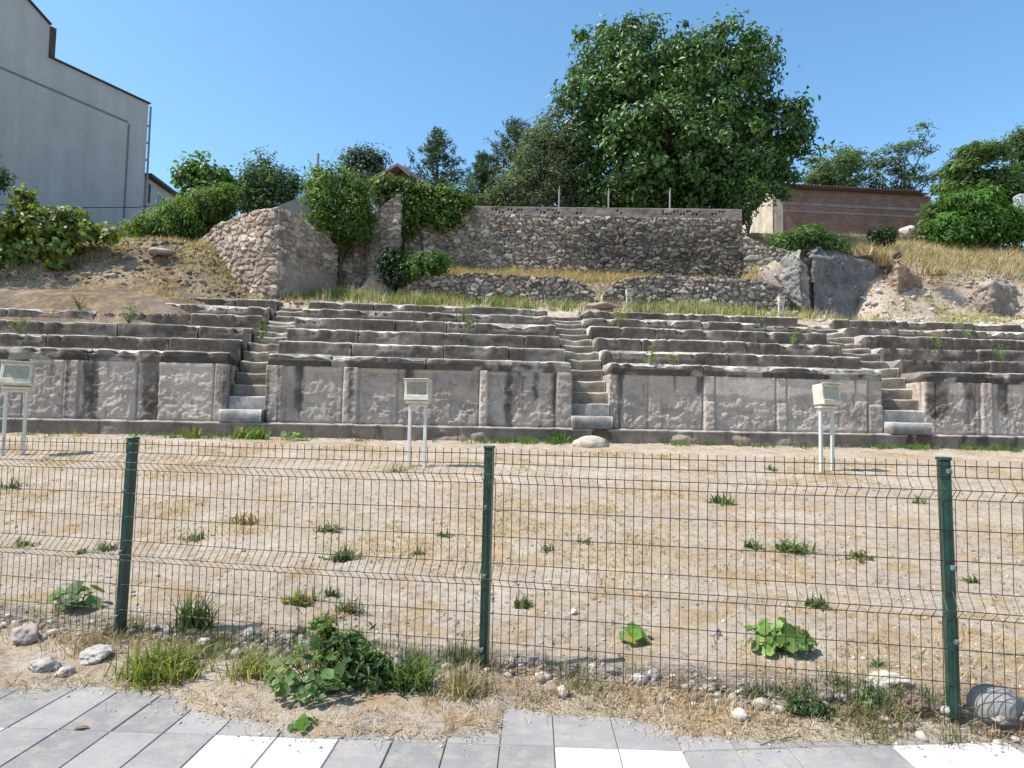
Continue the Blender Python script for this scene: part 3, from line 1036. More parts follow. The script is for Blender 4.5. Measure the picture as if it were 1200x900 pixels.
    mb.add([t0, t1, t2, t3, t0 + dv, t1 + dv, t2 + dv, t3 + dv], [(0, 1, 2, 3), (4, 5, 6, 7), (0, 1, 5, 4), (1, 2, 6, 5), (2, 3, 7, 6), (3, 0, 4, 7)])
    o = mb.build('concrete_wall', simple('grey_concrete', (.27, .25, .235), .9, .25, 2.5, bmp=.3, bscale=8), loc=tuple(t3))
    tag(o, 'smooth grey sloping concrete wall behind the bastion corner', 'concrete wall')
    # low stone wall under the brick building
    q = [P(876, 282, 37.5)[:2], P(1085, 286, 38.5)[:2]]
    l0 = np.array([q[0][0], q[0][1], 11.5])
    o = wall('low_stone_wall', np.array(q) - l0[:2], lambda s: 10.5 - l0[2] + 0 * s, lambda s: np.interp(s, [0, 10], [Hw(880, 273, 37.5), Hw(1085, 277, 38.5)]) - l0[2], .5, .06,
             rubble_disp(.4, .25, 63, DARKG + GREY, mortar=(.16, .15, .14), depth=.07), M['rubble'])
    o.location = l0
    tag(o, 'long low grey stone wall at the foot of the brick building', 'stone wall')


build_walls()


# ------------------------------------------------------------------ rocks
def ico(sub):
    import bmesh
    bm = bmesh.new(); bmesh.ops.create_icosphere(bm, subdivisions=sub, radius=1.0)
    v = np.array([q.co[:] for q in bm.verts]); f = np.array([[w.index for w in q.verts] for q in bm.faces]); bm.free()
    return v, f


ICO = {k: ico(k) for k in (1, 2, 3, 4, 5)}


def rock(name, c, size, seed, sub=4, color=(.36, .33, .30), amp=.22, facets=7, rz=0, loc=None, freq=1.4, cvar=.25):
    v, f = ICO[sub]
    rr = np.random.default_rng(seed)
    r = np.ones(len(v))
    for _ in range(facets):
        n = rr.normal(size=3); n /= np.linalg.norm(n)
        h = rr.uniform(.62, .9)
        d = v @ n
        r = np.where(d * r > h, np.minimum(r, h / np.maximum(d, 1e-3)), r)
    r = r * (1 + amp * fbm(v[:, 0] * freq + seed, v[:, 1] * freq, v[:, 2] * freq, seed=seed, oct=5))
    p = v * r[:, None] * np.array(size)
    ca, sa = math.cos(rz), math.sin(rz)
    p = p @ np.array([[ca, sa, 0], [-sa, ca, 0], [0, 0, 1]])
    n2 = fbm(v[:, 0] * 2 + seed, v[:, 1] * 2, v[:, 2] * 2, seed=seed + 3, oct=4)
    col = np.array(color) * .74 * (1 + cvar * n2)[:, None]
    c = np.asarray(c, float)
    loc = np.array([c[0], c[1], c[2] - size[2] * .6])
    return mesh_np(name, p + c, f, M['rock'], loc=loc, color=np.clip(col, .02, .8), smooth=(sub >= 5))


def build_rocks():
    def cliff(pl, tops, zb, seed, col, lab, depth=.35, thick=1.2):
        q = np.array([P(px, 320, y)[:2] for px, y in pl])
        sg = np.concatenate([[0], np.cumsum(np.linalg.norm(np.diff(q, axis=0), axis=1))])
        cumpx = np.array([px for px, _ in pl], float); yy = np.array([y for _, y in pl])
        l0 = np.array([q[0][0], q[0][1], zb])
        tp = np.array([t[0] for t in tops], float); tz = np.array([P(t[0], t[1], np.interp(t[0], cumpx, yy))[2] for t in tops])

        def dsp(S, Z, below):
            a_ = fbm(S * .9 + seed, Z * .9, seed=seed, oct=5); b_ = np.abs(fbm(S * 1.3, Z * 1.6 + seed, seed=seed + 2, oct=4)); c_ = fbm(S * 5, Z * 5, seed=seed + 4, oct=4)
            f1, f2, cid, dx, dy = worley(S * .9 + .4 * a_, Z * 1.1 + .4 * c_, seed=seed)
            d = depth * a_ + .30 * (cid - .5) * depth * 2 + .25 * dx * (cid - .5) - .25 * np.exp(-(b_ / .05) ** 2) * depth + .06 * c_ - .07 * np.exp(-(np.abs(fbm(S * 1.9, Z * 1.9, seed=seed + 11, oct=4)) / .025) ** 2) - .25 * sstep(.35, 0, below)
            cc = np.array(col) * (1 + .5 * fbm(S * 1.4, Z * 2.2, seed=seed + 7, oct=5) + .2 * (cid - .5))[..., None]
            return d, np.clip(cc, .03, .6)
        o = wall('rock_outcrop', q - l0[:2], lambda t: 0 * t, lambda t: np.interp(np.interp(t, sg, cumpx), tp, tz) - zb + .12 * fbm(t * 2.5, t * 0, seed=seed + 9, oct=4), min(thick, .3), .04, dsp, M['rock'], top_rough=.15, closed_back=False)
        o.location = l0
        tag(o, lab, 'rock')
    cliff([(902, 27.6), (918, 25.4), (938, 24.9), (948, 25.4), (952, 26.4)], [(902, 298), (918, 292), (936, 293), (946, 316), (952, 345)], 4.6, 3, (.23, .225, .215), 'tall grey rock outcrop at the end of the broken wall', .26, .45)
    cliff([(944, 27.5), (953, 25.5), (1000, 26.0), (1042, 26.8), (1056, 28.5)], [(944, 292), (955, 293), (1000, 292), (1020, 298), (1042, 306), (1056, 320)], 4.6, 8, (.15, .148, .15), 'broad smooth blue-grey rock face below the dry grass tuft', .13, .45)
    cliff([(1022, 28), (1036, 26.4), (1052, 25.9), (1076, 26.5), (1098, 28.2)], [(1022, 322), (1036, 317), (1050, 304), (1066, 312), (1082, 322), (1098, 332)], 4.6, 14, (.26, .19, .145), 'brown earthy rock ridge topped by a small dark stone', .22, .5)
    cliff([(1122, 27.6), (1142, 25.9), (1162, 25.5), (1186, 26.3), (1215, 28)], [(1122, 342), (1142, 332), (1162, 322), (1186, 326), (1215, 336)], 4.6, 21, (.25, .215, .185), 'dark angular rock in the slope near the right edge', .3, .5)
    o = rock('boulder', P(1051, 299, 26.15), (.19, .17, .15), 31, 3, (.13, .10, .085), .34, 12); tag(o, 'small dark stone perched on top of the brown earthy rock ridge', 'stone')
    o = rock('boulder', P(1064, 271, 36.8), (.45, .4, .35), 32, 3, (.55, .52, .47), .25); tag(o, 'pale white stone by the right end of the brick building', 'stone')
    o = rock('slab_stone', P(48, 0, 22.5) * 0 + P(190, 295, 22.0), (.45, .4, .12), 33, 3, (.52, .48, .44), .2); tag(o, 'flat pale slab lying on the crest of the earth mound', 'stone')
    g = G(693, 523); o = rock('boulder', g + np.array([0, 0, .04]), (.42, .3, .22), 34, 4, (.52, .47, .40), .16, 5); tag(o, 'rounded pale rock half buried below the middle stairway', 'stone')
    g = G(735, 354); o = rock('boulder', P(705, 358, 22.5), (.6, .4, .16), 35, 4, (.42, .37, .32), .34, 15, freq=2.4); tag(o, 'flat weathered stone lying above the top seat row', 'stone')
    # stones along the fence foot
    front = [
        (1168, 834, .145, .115, .095, 41, (.36, .345, .335), 'big smooth grey boulder right of the rightmost green fence post'),
        (1072, 826, .09, .08, .05, 42, (.30, .22, .17), 'reddish brown stone left of the rightmost fence post'),
        (1040, 803, .13, .09, .05, 43, (.58, .52, .44), 'flat cream slab near the brown stone inside the fence'),
        (1170, 848, .09, .06, .03, 44, (.46, .40, .34), 'small tan stone in front of the grey boulder'),
        (110, 772, .12, .10, .045, 45, (.50, .475, .44), 'large tilted whitish slab beside the leftmost fence post'),
        (52, 782, .10, .08, .04, 46, (.47, .44, .40), 'flat white slab lying in the dry straw at the left'),
        (75, 790, .07, .05, .03, 52, (.50, .46, .42), 'small pale slab between the two whitish slabs'),
        (30, 752, .11, .09, .07, 47, (.40, .33, .31), 'pinkish grey stone by the fence near the left edge'),
        (838, 745, .045, .04, .045, 48, (.43, .38, .36), 'round pinkish stone near the big leafy weed'),
        (672, 720, .035, .03, .028, 49, (.66, .62, .54), 'little cream stone between the fence posts in the field'),
        (1020, 812, .07, .06, .04, 50, (.48, .45, .42), 'grey white stone at the foot of the mesh left of the brown stone'),
        (240, 757, .06, .05, .035, 51, (.58, .56, .53), 'whitish stone beside the bright green grass clump')]
    for px, py, a, b, h, sd, col, lab in front:
        g = G(px, py)
        o = rock('field_stone', g + np.array([0, 0, h * .25]), (a * 1.0, b * 1.0, h * 1.1), sd, 4, col, .16 if px == 1168 else .34, 5 if px == 1168 else 16, rz=sd * 1.3, freq=1.4 if px == 1168 else 2.6)
        tag(o, lab, 'stone')


build_rocks()


# ------------------------------------------------------------------ leaves, blades
def unit(a):
    return a / (np.linalg.norm(a, axis=-1, keepdims=True) + 1e-9)


def leaf_geo(c, nrm, size, aspect=.55, axis=None, rng=RNG, fold=.12):
    n = len(c)
    nrm = unit(nrm)
    if axis is None:
        axis = rng.normal(size=(n, 3))
    a = axis - (axis * nrm).sum(-1, keepdims=True) * nrm
    a = unit(a); b = np.cross(nrm, a)
    s = np.asarray(size)[:, None] * np.ones((n, 1))
    v = np.stack([c - a * s * .5, c + b * s * aspect * .5 + nrm * s * fold - a * s * .05, c + a * s * .5 - nrm * s * fold * .8, c - b * s * aspect * .5 + nrm * s * fold - a * s * .05], 1)
    i = np.arange(n)[:, None] * 4
    f = np.concatenate([i + [[0, 1, 2]], i + [[0, 2, 3]]], 0)
    return v.reshape(-1, 3), f


def crown(lobes, n_clump, per, rc, leaf, color, rng, aspect=.55, up=.55, outw=.6, var=.35, wind=None, shell=.45, ccol=None, flat=1.0):
    """lobes: list of (center, (rx,ry,rz)); leaves gathered into clumps that fill the outer part of each lobe"""
    vol = np.array([r[0] * r[1] * r[2] for _, r in lobes]) ** (2 / 3.); vol /= vol.sum()
    C = []; NRM = []; S = []; COLS = []
    cents = []
    color = np.array(color)
    for (c, r), w in zip(lobes, vol):
        k = max(3, int(n_clump * w))
        d = unit(rng.normal(size=(k, 3)))
        rad = shell + (1 - shell) * rng.random(k) ** .6
        rad = rad * (1 + .5 * vnoise(d[:, 0] * 2.3 + c[0], d[:, 1] * 2.3 + c[1], d[:, 2] * 2.3 + c[2], seed=5))
        spr = rng.random(k) < .10
        rad = np.where(spr, 1.0 + .28 * rng.random(k), rad)
        cc = np.asarray(c) + d * rad[:, None] * np.asarray(r)
        for q in range(k):
            m = int(per * rng.uniform(.6, 1.4) * (.3 if spr[q] else 1))
            rcq = rc * rng.uniform(.6, 1.35) * (.6 if spr[q] else 1)
            off = rng.normal(size=(m, 3)) * np.array([1, 1, .75 * flat]) * rcq * .55
            p = cc[q] + off
            nn = rng.normal(size=(m, 3)) * .5 + np.array([0, 0, up]) + outw * d[q] + unit(off) * 1.0
            C.append(p); NRM.append(nn); S.append(leaf * rng.uniform(.6, 1.3, m))
            tone = rng.uniform(1 - var, 1 + var)
            col = color * tone
            if ccol is not None and rng.random() < .4:
                col = np.array(ccol) * tone
            COLS.append(col * rng.uniform(.75, 1.25, (m, 1)))
            cents.append(cc[q])
    C = np.concatenate(C); NRM = np.concatenate(NRM); S = np.concatenate(S); COLS = np.concatenate(COLS)
    ax = None
    if wind is not None:
        ax = np.array(wind) + rng.normal(size=C.shape) * .35
    v, f = leaf_geo(C, NRM, S, aspect, ax, rng)
    return v, f, np.repeat(COLS, 4, 0), np.array(cents)


def limbs(base, cents, rng, r0, n=14, trunk_h=.35, lean=(0, 0)):
    mb = MB()
    base = np.asarray(base, float)
    ctr = cents.mean(0)
    fork = base + (ctr - base) * trunk_h
    fork[:2] += np.array(lean)
    mb.tube([base - [0, 0, .3], base + (fork - base) * .5 + rng.normal(size=3) * r0 * .4, fork], [r0 * 1.25, r0, r0 * .85], 8)
    idx = rng.choice(len(cents), min(n, len(cents)), replace=False)
    for i in idx:
        e = cents[i]
        m1 = fork + (e - fork) * .35 + rng.normal(size=3) * .12 * np.linalg.norm(e - fork) * .5 + np.array([0, 0, .06 * np.linalg.norm(e - fork)])
        m2 = fork + (e - fork) * .7 + rng.normal(size=3) * .06 * np.linalg.norm(e - fork)
        k = rng.uniform(.35, .6) * r0
        mb.tube([fork - (fork - base) * .08, m1, m2, e], [k, k * .65, k * .35, k * .08], 6, cap=False)
    return mb


def tree(name, label, cat, base, lobes, n_clump, per, rc, leaf, color, seed, r0=.15, mat='leaf', nl=14, group=None, trunk_h=.35, stem_name='trunk', crown_name='crown', lean=(0, 0), **kw):
    rng = np.random.default_rng(seed)
    v, f, c, cents = crown(lobes, n_clump, per, rc, leaf, color, rng, **kw)
    base = np.asarray(base, float)
    root = empty(name, base, 0, label, cat, group)
    mesh_np(crown_name, v - base, f, M[mat], color=c, parent=root)
    mb = limbs(base, cents, rng, r0, nl, trunk_h, lean)
    mb.v = [q - base for q in mb.v]
    mb.build(stem_name, M['bark'], root, smooth=True)
    return root


def lob(px, py, y, rpx, ry=None, rz=None):
    k = y / F
    return (P(px, py, y), (rpx * k, (ry or rpx) * k, (rz or rpx) * k))


def gz(p):
    q = np.array(p, float); q[2] = float(terrain(q[0], q[1], False)); return q


def build_trees():
    y = 30.5
    lobes = [lob(716, 78, y, 46), lob(724, 42, y - .3, 20), lob(690, 120, y - .8, 36), lob(684, 165, y - .6, 32), lob(690, 205, y - .5, 32), lob(738, 120, y - 1.6, 50),
             lob(785, 72, y, 34), lob(800, 95, y - 1.5, 48), lob(850, 80, y - .5, 42), lob(885, 72, y, 28), lob(878, 115, y + .5, 34), lob(915, 150, y + .3, 31), lob(924, 185, y, 26),
             lob(893, 205, y - .8, 30), lob(842, 158, y - 2.2, 48), lob(782, 165, y - 2.4, 55), lob(738, 195, y - 1.8, 42), lob(830, 212, y - 1.2, 44), lob(780, 225, y - .5, 42), lob(730, 235, y, 30), lob(760, 238, y - 1.5, 30), lob(815, 238, y - 1.5, 30), lob(690, 238, y - 1, 26), lob(860, 235, y - 1, 24),
             lob(870, 180, y + 1.5, 45), lob(800, 140, y + 2.5, 60)]
    b = gz(P(775, 240, y))
    tree('walnut_tree', 'huge dense dark green broadleaf tree towering over the retaining wall', 'tree', b, lobes, 1020, 74, .50, .26, (.058, .118, .026), 11, r0=.34, nl=46,
         mat='leaf_wax', aspect=.5, var=.3, up=.3, outw=.5, shell=.55, trunk_h=.3)
    # conifers left of it
    def pine(px, ytop, ybot, wpx, yd, seed, label, col=(.055, .10, .045), lean=0.0, dens=1.0):
        rng = np.random.default_rng(seed)
        top = P(px, ytop, yd); bot = gz(P(px - lean, ybot, yd)); k = yd / F
        H = top[2] - bot[2]
        root = empty('pine_tree', bot, 0, label, 'tree')
        mb = MB(); mb.tube([np.zeros(3) - [0, 0, .3], (top - bot) * .5, top - bot], [.16, .1, .015], 7)
        C = []; A = []; S = []
        nw = int(15 * dens)
        for i in range(nw):
            t = (i + .3) / nw
            z = H * (.1 + .9 * t)
            rad = wpx * k * (1 - t) ** .8 * rng.uniform(.8, 1.1) + .15
            o = (top - bot) * (z / H)
            nb = rng.integers(4, 7)
            for j in range(nb):
                an = 2 * math.pi * (j + rng.random() * .7) / nb + i
                ln = rad * rng.uniform(.6, 1.15)
                d = np.array([math.cos(an), math.sin(an), 0])
                e = o + d * ln + np.array([0, 0, ln * rng.uniform(.1, .55)])
                m = o + d * ln * .5 + np.array([0, 0, ln * .05])
                mb.tube([o, m, e], [.035, .022, .006], 4, cap=False)
                for q in range(int(4 + ln * 6)):
                    s = rng.uniform(.25, 1.0)
                    p = (o + (m - o) * s * 2) if s < .5 else (m + (e - m) * (s - .5) * 2)
                    p = p + rng.normal(size=3) * .10
                    n = 10
                    C.append(p + rng.normal(size=(n, 3)) * .07); dirn = d * .7 + np.array([0, 0, .7]) + rng.normal(size=(n, 3)) * .75
                    A.append(dirn); S.append(rng.uniform(.2, .36, n))
        C = np.concatenate(C); A = np.concatenate(A); S = np.concatenate(S)
        v, f = leaf_geo(C, rng.normal(size=C.shape), S, .16, A, rng, 0.02)
        cc = np.array(col) * rng.uniform(.6, 1.45, (len(C), 1))
        mesh_np('crown', v, f, M['needle'], color=np.repeat(cc, 4, 0), parent=root)
        mb.build('trunk', M['bark'], root)
    pine(513, 150, 245, 62, 33, 21, 'slender pine with a pointed tip behind the ivy hedge')
    pine(566, 180, 248, 52, 32, 22, 'short bushy pine between the pointed pine and the taller blue-green pine', (.058, .105, .052))
    pine(604, 140, 248, 84, 31.5, 23, 'blue-green open branched pine left of the grey-green tree', (.055, .092, .056), dens=1.1)
    y = 29.5
    tree('olive_tree', 'grey-green bushy tree pressed against the left side of the huge tree', 'tree', gz(P(640, 240, y)),
         [lob(640, 185, y, 34), lob(620, 205, y, 28), lob(655, 165, y, 28), lob(640, 222, y - .5, 36), lob(662, 205, y, 28), lob(605, 228, y, 26), lob(630, 170, y + .3, 22), lob(665, 235, y, 24), lob(580, 238, y, 18)], 430, 50, .42, .17, (.085, .115, .058), 12, r0=.1, mat='leaf', aspect=.35, var=.35)
    y = 36
    tree('round_tree', 'dark distant tree rising behind the small brown roof', 'tree', gz(P(428, 240, y)), [lob(425, 190, y, 18), lob(440, 193, y, 14), lob(412, 196, y, 12), lob(430, 215, y, 25)], 120, 45, .5, .2, (.055, .085, .055), 14, r0=.1)
    y = 29
    tree('leafy_shrub', 'round dark shrub full of climbing leaves beside the low annex', 'shrub', gz(P(240, 262, y)), [lob(240, 218, y, 28), lob(228, 208, y, 16), lob(258, 222, y, 20), lob(240, 245, y, 28)], 190, 50, .4, .24, (.075, .14, .035), 15, r0=.07, var=.35)
    tree('leafy_shrub', 'wispy dark shrub with upright twigs behind the bastion crest', 'shrub', gz(P(310, 250, y)), [lob(300, 205, y, 20, 20, 24), lob(298, 222, y, 22), lob(325, 220, y, 22), lob(345, 213, y, 10), lob(310, 240, y, 30)], 200, 42, .42, .2, (.065, .11, .04), 16, r0=.07, aspect=.35, var=.35)
    y = 25.8
    tree('green_bush', 'bright green brush spreading along the crest below the round shrub', 'bush', gz(P(210, 275, y)), [lob(180, 266, y, 20, 20, 12), lob(215, 255, y, 24, 24, 20), lob(245, 240, y + .5, 24, 24, 20), lob(265, 232, y + .5, 16, 16, 14), lob(200, 272, y - .3, 26, 20, 10), lob(160, 270, y, 14, 14, 8), lob(228, 274, y + .6, 16, 12, 12), lob(258, 256, y + .8, 16, 12, 14)],
         300, 50, .32, .16, (.085, .15, .030), 17, r0=.05, aspect=.35, var=.3, ccol=(.11, .15, .035), wind=(.3, 0, 1))
    y = 24.4
    tree('green_bush', 'large round green bush overhanging the bastion wall', 'bush', gz(P(400, 300, y + .4)), [lob(388, 222, y, 26), lob(410, 235, y, 26), lob(385, 245, y - .3, 24), lob(412, 260, y - .2, 24), lob(402, 266, y + .3, 18, 18, 18), lob(396, 288, y + .5, 13, 10, 14), lob(375, 212, y, 14)],
         420, 55, .3, .15, (.070, .130, .026), 18, r0=.06, aspect=.38, var=.35, ccol=(.10, .15, .03))
    # ivy hedge over the wall
    y = 25.6
    tree('ivy_hedge', 'thick mat of dark ivy hanging over the left end of the retaining wall', 'ivy', np.array([*P(500, 262, y)[:2], 7.4]),
         [lob(455, 222, y, 18, 16, 16), lob(480, 232, y, 22, 16, 18), lob(505, 236, y, 24, 14, 16), lob(530, 238, y, 18, 14, 16), lob(470, 262, y - .1, 16, 12, 30), lob(462, 285, y - .1, 10, 8, 26), lob(520, 255, y - .1, 20, 10, 12), lob(492, 250, y, 22, 12, 18)],
         420, 52, .24, .13, (.060, .112, .020), 19, r0=.04, aspect=.75, var=.4, stem_name='stem', crown_name='leaf_mass', ccol=(.10, .145, .022), trunk_h=.6)
    y = 23.9
    tree('green_bush', 'low bright bush growing on the left end of the low rubble wall', 'bush', gz(P(500, 330, y)), [lob(505, 306, y, 18, 16, 10), lob(485, 318, y, 14, 14, 12), lob(515, 312, y, 10)], 110, 48, .22, .13, (.075, .145, .030), 24, r0=.03, aspect=.5)
    tree('dark_shrub', 'dark narrow shrub in the corner below the stone pillar', 'shrub', gz(P(462, 338, y)), [lob(458, 310, y, 12, 12, 20), lob(466, 326, y, 14, 12, 14)], 90, 45, .24, .12, (.030, .055, .022), 25, r0=.03)
    # vine bush on the left mound
    y = 21.6
    tree('vine_bush', 'sunlit yellow-green vine bush sprawling over the earth mound at the left edge', 'bush', gz(P(55, 315, y)),
         [lob(15, 275, y, 24, 24, 20), lob(50, 268, y, 26, 24, 22), lob(80, 262, y, 22, 20, 16), lob(100, 270, y, 16, 14, 10), lob(30, 300, y - .2, 26, 20, 18), lob(-15, 285, y, 26, 22, 22), lob(30, 235, y, 7, 7, 14), lob(10, 300, y - .3, 24, 20, 16), lob(60, 290, y - .2, 22, 16, 14), lob(130, 278, y, 8, 8, 6), lob(70, 312, y - .5, 9, 9, 5)],
         300, 40, .27, .20, (.11, .165, .035), 26, r0=.04, aspect=.8, var=.35, ccol=(.18, .21, .045), shell=.3)
    y = 20
    tree('olive_tree', 'drooping dark twig of a tree reaching in at the left edge before the grey building', 'tree', gz(P(-60, 330, y)), [lob(-30, 205, y, 28, 28, 22), lob(0, 210, y, 12, 12, 8), lob(-50, 225, y, 30)], 110, 45, .25, .12, (.040, .065, .030), 27, r0=.08, aspect=.4)
    # right side
    y = 27.5
    tree('young_tree', 'small light green tree at the right end of the retaining wall', 'tree', gz(P(878, 270, y)), [lob(872, 232, y, 16), lob(885, 225, y, 12), lob(866, 246, y, 10)], 70, 36, .35, .2, (.075, .13, .035), 28, r0=.05, aspect=.4)
    y = 44
    tree('windblown_tree', 'rounded windblown tree behind the left part of the brick building', 'tree', gz(P(985, 240, y)), [lob(975, 195, y, 24, 24, 18), lob(1000, 190, y, 16, 16, 14), lob(960, 210, y, 16, 16, 12), lob(985, 215, y, 26, 20, 14)], 120, 40, .55, .30, (.115, .165, .07), 29, r0=.14, aspect=.28, wind=(1, 0, .35), flat=.6)
    tree('windblown_tree', 'tall sparse windblown tree with a bare leaning stem behind the brick building', 'tree', gz(P(1058, 240, y)),
         [lob(1080, 152, y, 8, 8, 8), lob(1068, 170, y, 10, 10, 9), lob(1050, 180, y, 14, 12, 10), lob(1085, 178, y, 7, 7, 3), lob(1035, 195, y, 18, 14, 12), lob(1060, 200, y, 16, 14, 10), lob(1090, 208, y, 16, 12, 8), lob(1025, 212, y, 14, 12, 9), lob(1060, 218, y, 30, 14, 8)],
         105, 26, .5, .34, (.10, .14, .08), 30, r0=.13, nl=22, aspect=.22, wind=(1, 0, .35), flat=.5, trunk_h=.55)
    y = 34
    tree('windblown_tree', 'tall bright windblown tree arching to the right beside the brick building', 'tree', gz(P(1130, 280, y)),
         [lob(1125, 200, y, 16, 16, 16), lob(1140, 182, y, 20, 18, 12), lob(1165, 178, y, 18, 16, 9), lob(1118, 225, y, 18, 16, 18), lob(1135, 235, y, 28, 22, 20), lob(1110, 250, y, 20, 18, 18), lob(1160, 215, y + .5, 26, 20, 20), lob(1185, 235, y + .5, 28, 20, 22), lob(1105, 268, y, 22, 18, 12), lob(1150, 272, y, 40, 20, 10)],
         480, 50, .45, .28, (.085, .145, .042), 31, r0=.14, aspect=.28, wind=(1, 0, .4), flat=.6, ccol=(.10, .15, .04))
    y = 36
    tree('windblown_tree', 'dark leafy tree cut off by the right edge of the picture', 'tree', gz(P(1210, 280, y)), [lob(1200, 170, y, 20), lob(1215, 200, y, 28), lob(1185, 215, y, 28, 22, 22), lob(1205, 235, y, 34), lob(1225, 160, y, 25)], 300, 50, .55, .28, (.08, .14, .052), 32, r0=.16, aspect=.3, wind=(1, 0, .3), flat=.7)
    y = 32
    tree('green_bush', 'vivid green spreading bush below the arching tree on the right slope', 'bush', gz(P(1140, 285, y)), [lob(1140, 240, y, 28, 20, 14), lob(1165, 255, y, 24, 20, 14), lob(1115, 262, y, 20, 18, 12), lob(1150, 265, y, 28, 18, 10), lob(1195, 262, y, 22, 18, 12), lob(1120, 278, y, 24, 16, 8), lob(1175, 277, y, 36, 16, 8)], 330, 50, .42, .22, (.075, .165, .028), 33, r0=.06, aspect=.4)
    y = 26.3
    tree('green_bush', 'light green bush growing on top of the rock outcrop', 'bush', gz(P(940, 292, y)), [lob(922, 284, y, 18, 14, 10), lob(945, 277, y, 20, 14, 10), lob(970, 284, y, 16, 10, 8), lob(985, 290, y, 12, 10, 5)], 150, 44, .25, .14, (.085, .15, .04), 34, r0=.03, aspect=.4)
    y = 30
    tree('dark_shrub', 'small dark round shrub before the low stone wall on the right slope', 'shrub', gz(P(1034, 284, y)), [lob(1034, 277, y, 13, 12, 8)], 60, 42, .25, .13, (.035, .065, .022), 35, r0=.03)


build_trees()


# ------------------------------------------------------------------ grass blades
def blades(bases, h, wid, col, rng, lean=.35, dirbias=None, curl=.5):
    n = len(bases)
    an = rng.uniform(0, 2 * math.pi, n)
    d = np.stack([np.cos(an), np.sin(an), np.zeros(n)], -1) * (np.abs(rng.normal(size=n)) * lean)[:, None]
    if dirbias is not None:
        d = d + np.asarray(dirbias)
    h = np.asarray(h)[:, None]
    side = np.stack([-np.sin(an + .7), np.cos(an + .7), np.zeros(n)], -1) * (np.asarray(wid)[:, None] if hasattr(wid, '__len__') else wid)
    upv = np.array([0, 0, 1.0])
    m = bases + h * .55 * unit(upv + d * .7)
    t = m + h * .5 * unit(upv * (1 - curl * .5) + d * (1 + curl))
    v = np.stack([bases - side * .5, bases + side * .5, m - side * .4, m + side * .4, t], 1).reshape(-1, 3)
    i = np.arange(n)[:, None] * 5
    f = np.concatenate([i + [[0, 1, 3]], i + [[0, 3, 2]], i + [[2, 3, 4]]], 0)
    c = np.repeat(col, 5, 0)
    return v, f, c


def scatter(n, x0, x1, y0, y1, dens, rng):
    out = []
    tot = 0
    while tot < n:
        x = rng.uniform(x0, x1, n * 2); y = rng.uniform(y0, y1, n * 2)
        k = rng.random(n * 2) < dens(x, y)
        out.append(np.stack([x[k], y[k]], -1)); tot += k.sum()
        if len(out) > 60:
            break
    p = np.concatenate(out)[:n]
    return p


def tufts(name, n, area, dens, per, hr, wid, cols, seed, spread=.05, lean=.5, curl=.5, mat='straw', dirbias=None):
    rng = np.random.default_rng(seed)
    p = scatter(n, *area, dens, rng)
    q = np.repeat(p, per, 0) + rng.normal(size=(len(p) * per, 2)) * spread
    z = terrain(q[:, 0], q[:, 1])
    b = np.stack([q[:, 0], q[:, 1], z - .005], -1)
    th = rng.uniform(hr[0], hr[1], len(p)); h = np.repeat(th, per) * rng.uniform(.5, 1.2, len(q))
    cols = np.array(cols); c = np.repeat(cols[rng.integers(0, len(cols), len(p))], per, 0) * rng.uniform(.7, 1.3, (len(q), 1))
    v, f, cc = blades(b, h, wid, c, rng, lean, dirbias, curl)
    o = mesh_np(name, v, f, M[mat], color=cc)
    return kind(o, 'stuff')


STRAW = [(.48, .38, .22), (.54, .45, .29), (.42, .31, .17), (.34, .25, .14)]
LIME = [(.16, .20, .05), (.22, .24, .07), (.30, .27, .09)]
GREEN = [(.085, .15, .035), (.11, .17, .04), (.07, .12, .035)]


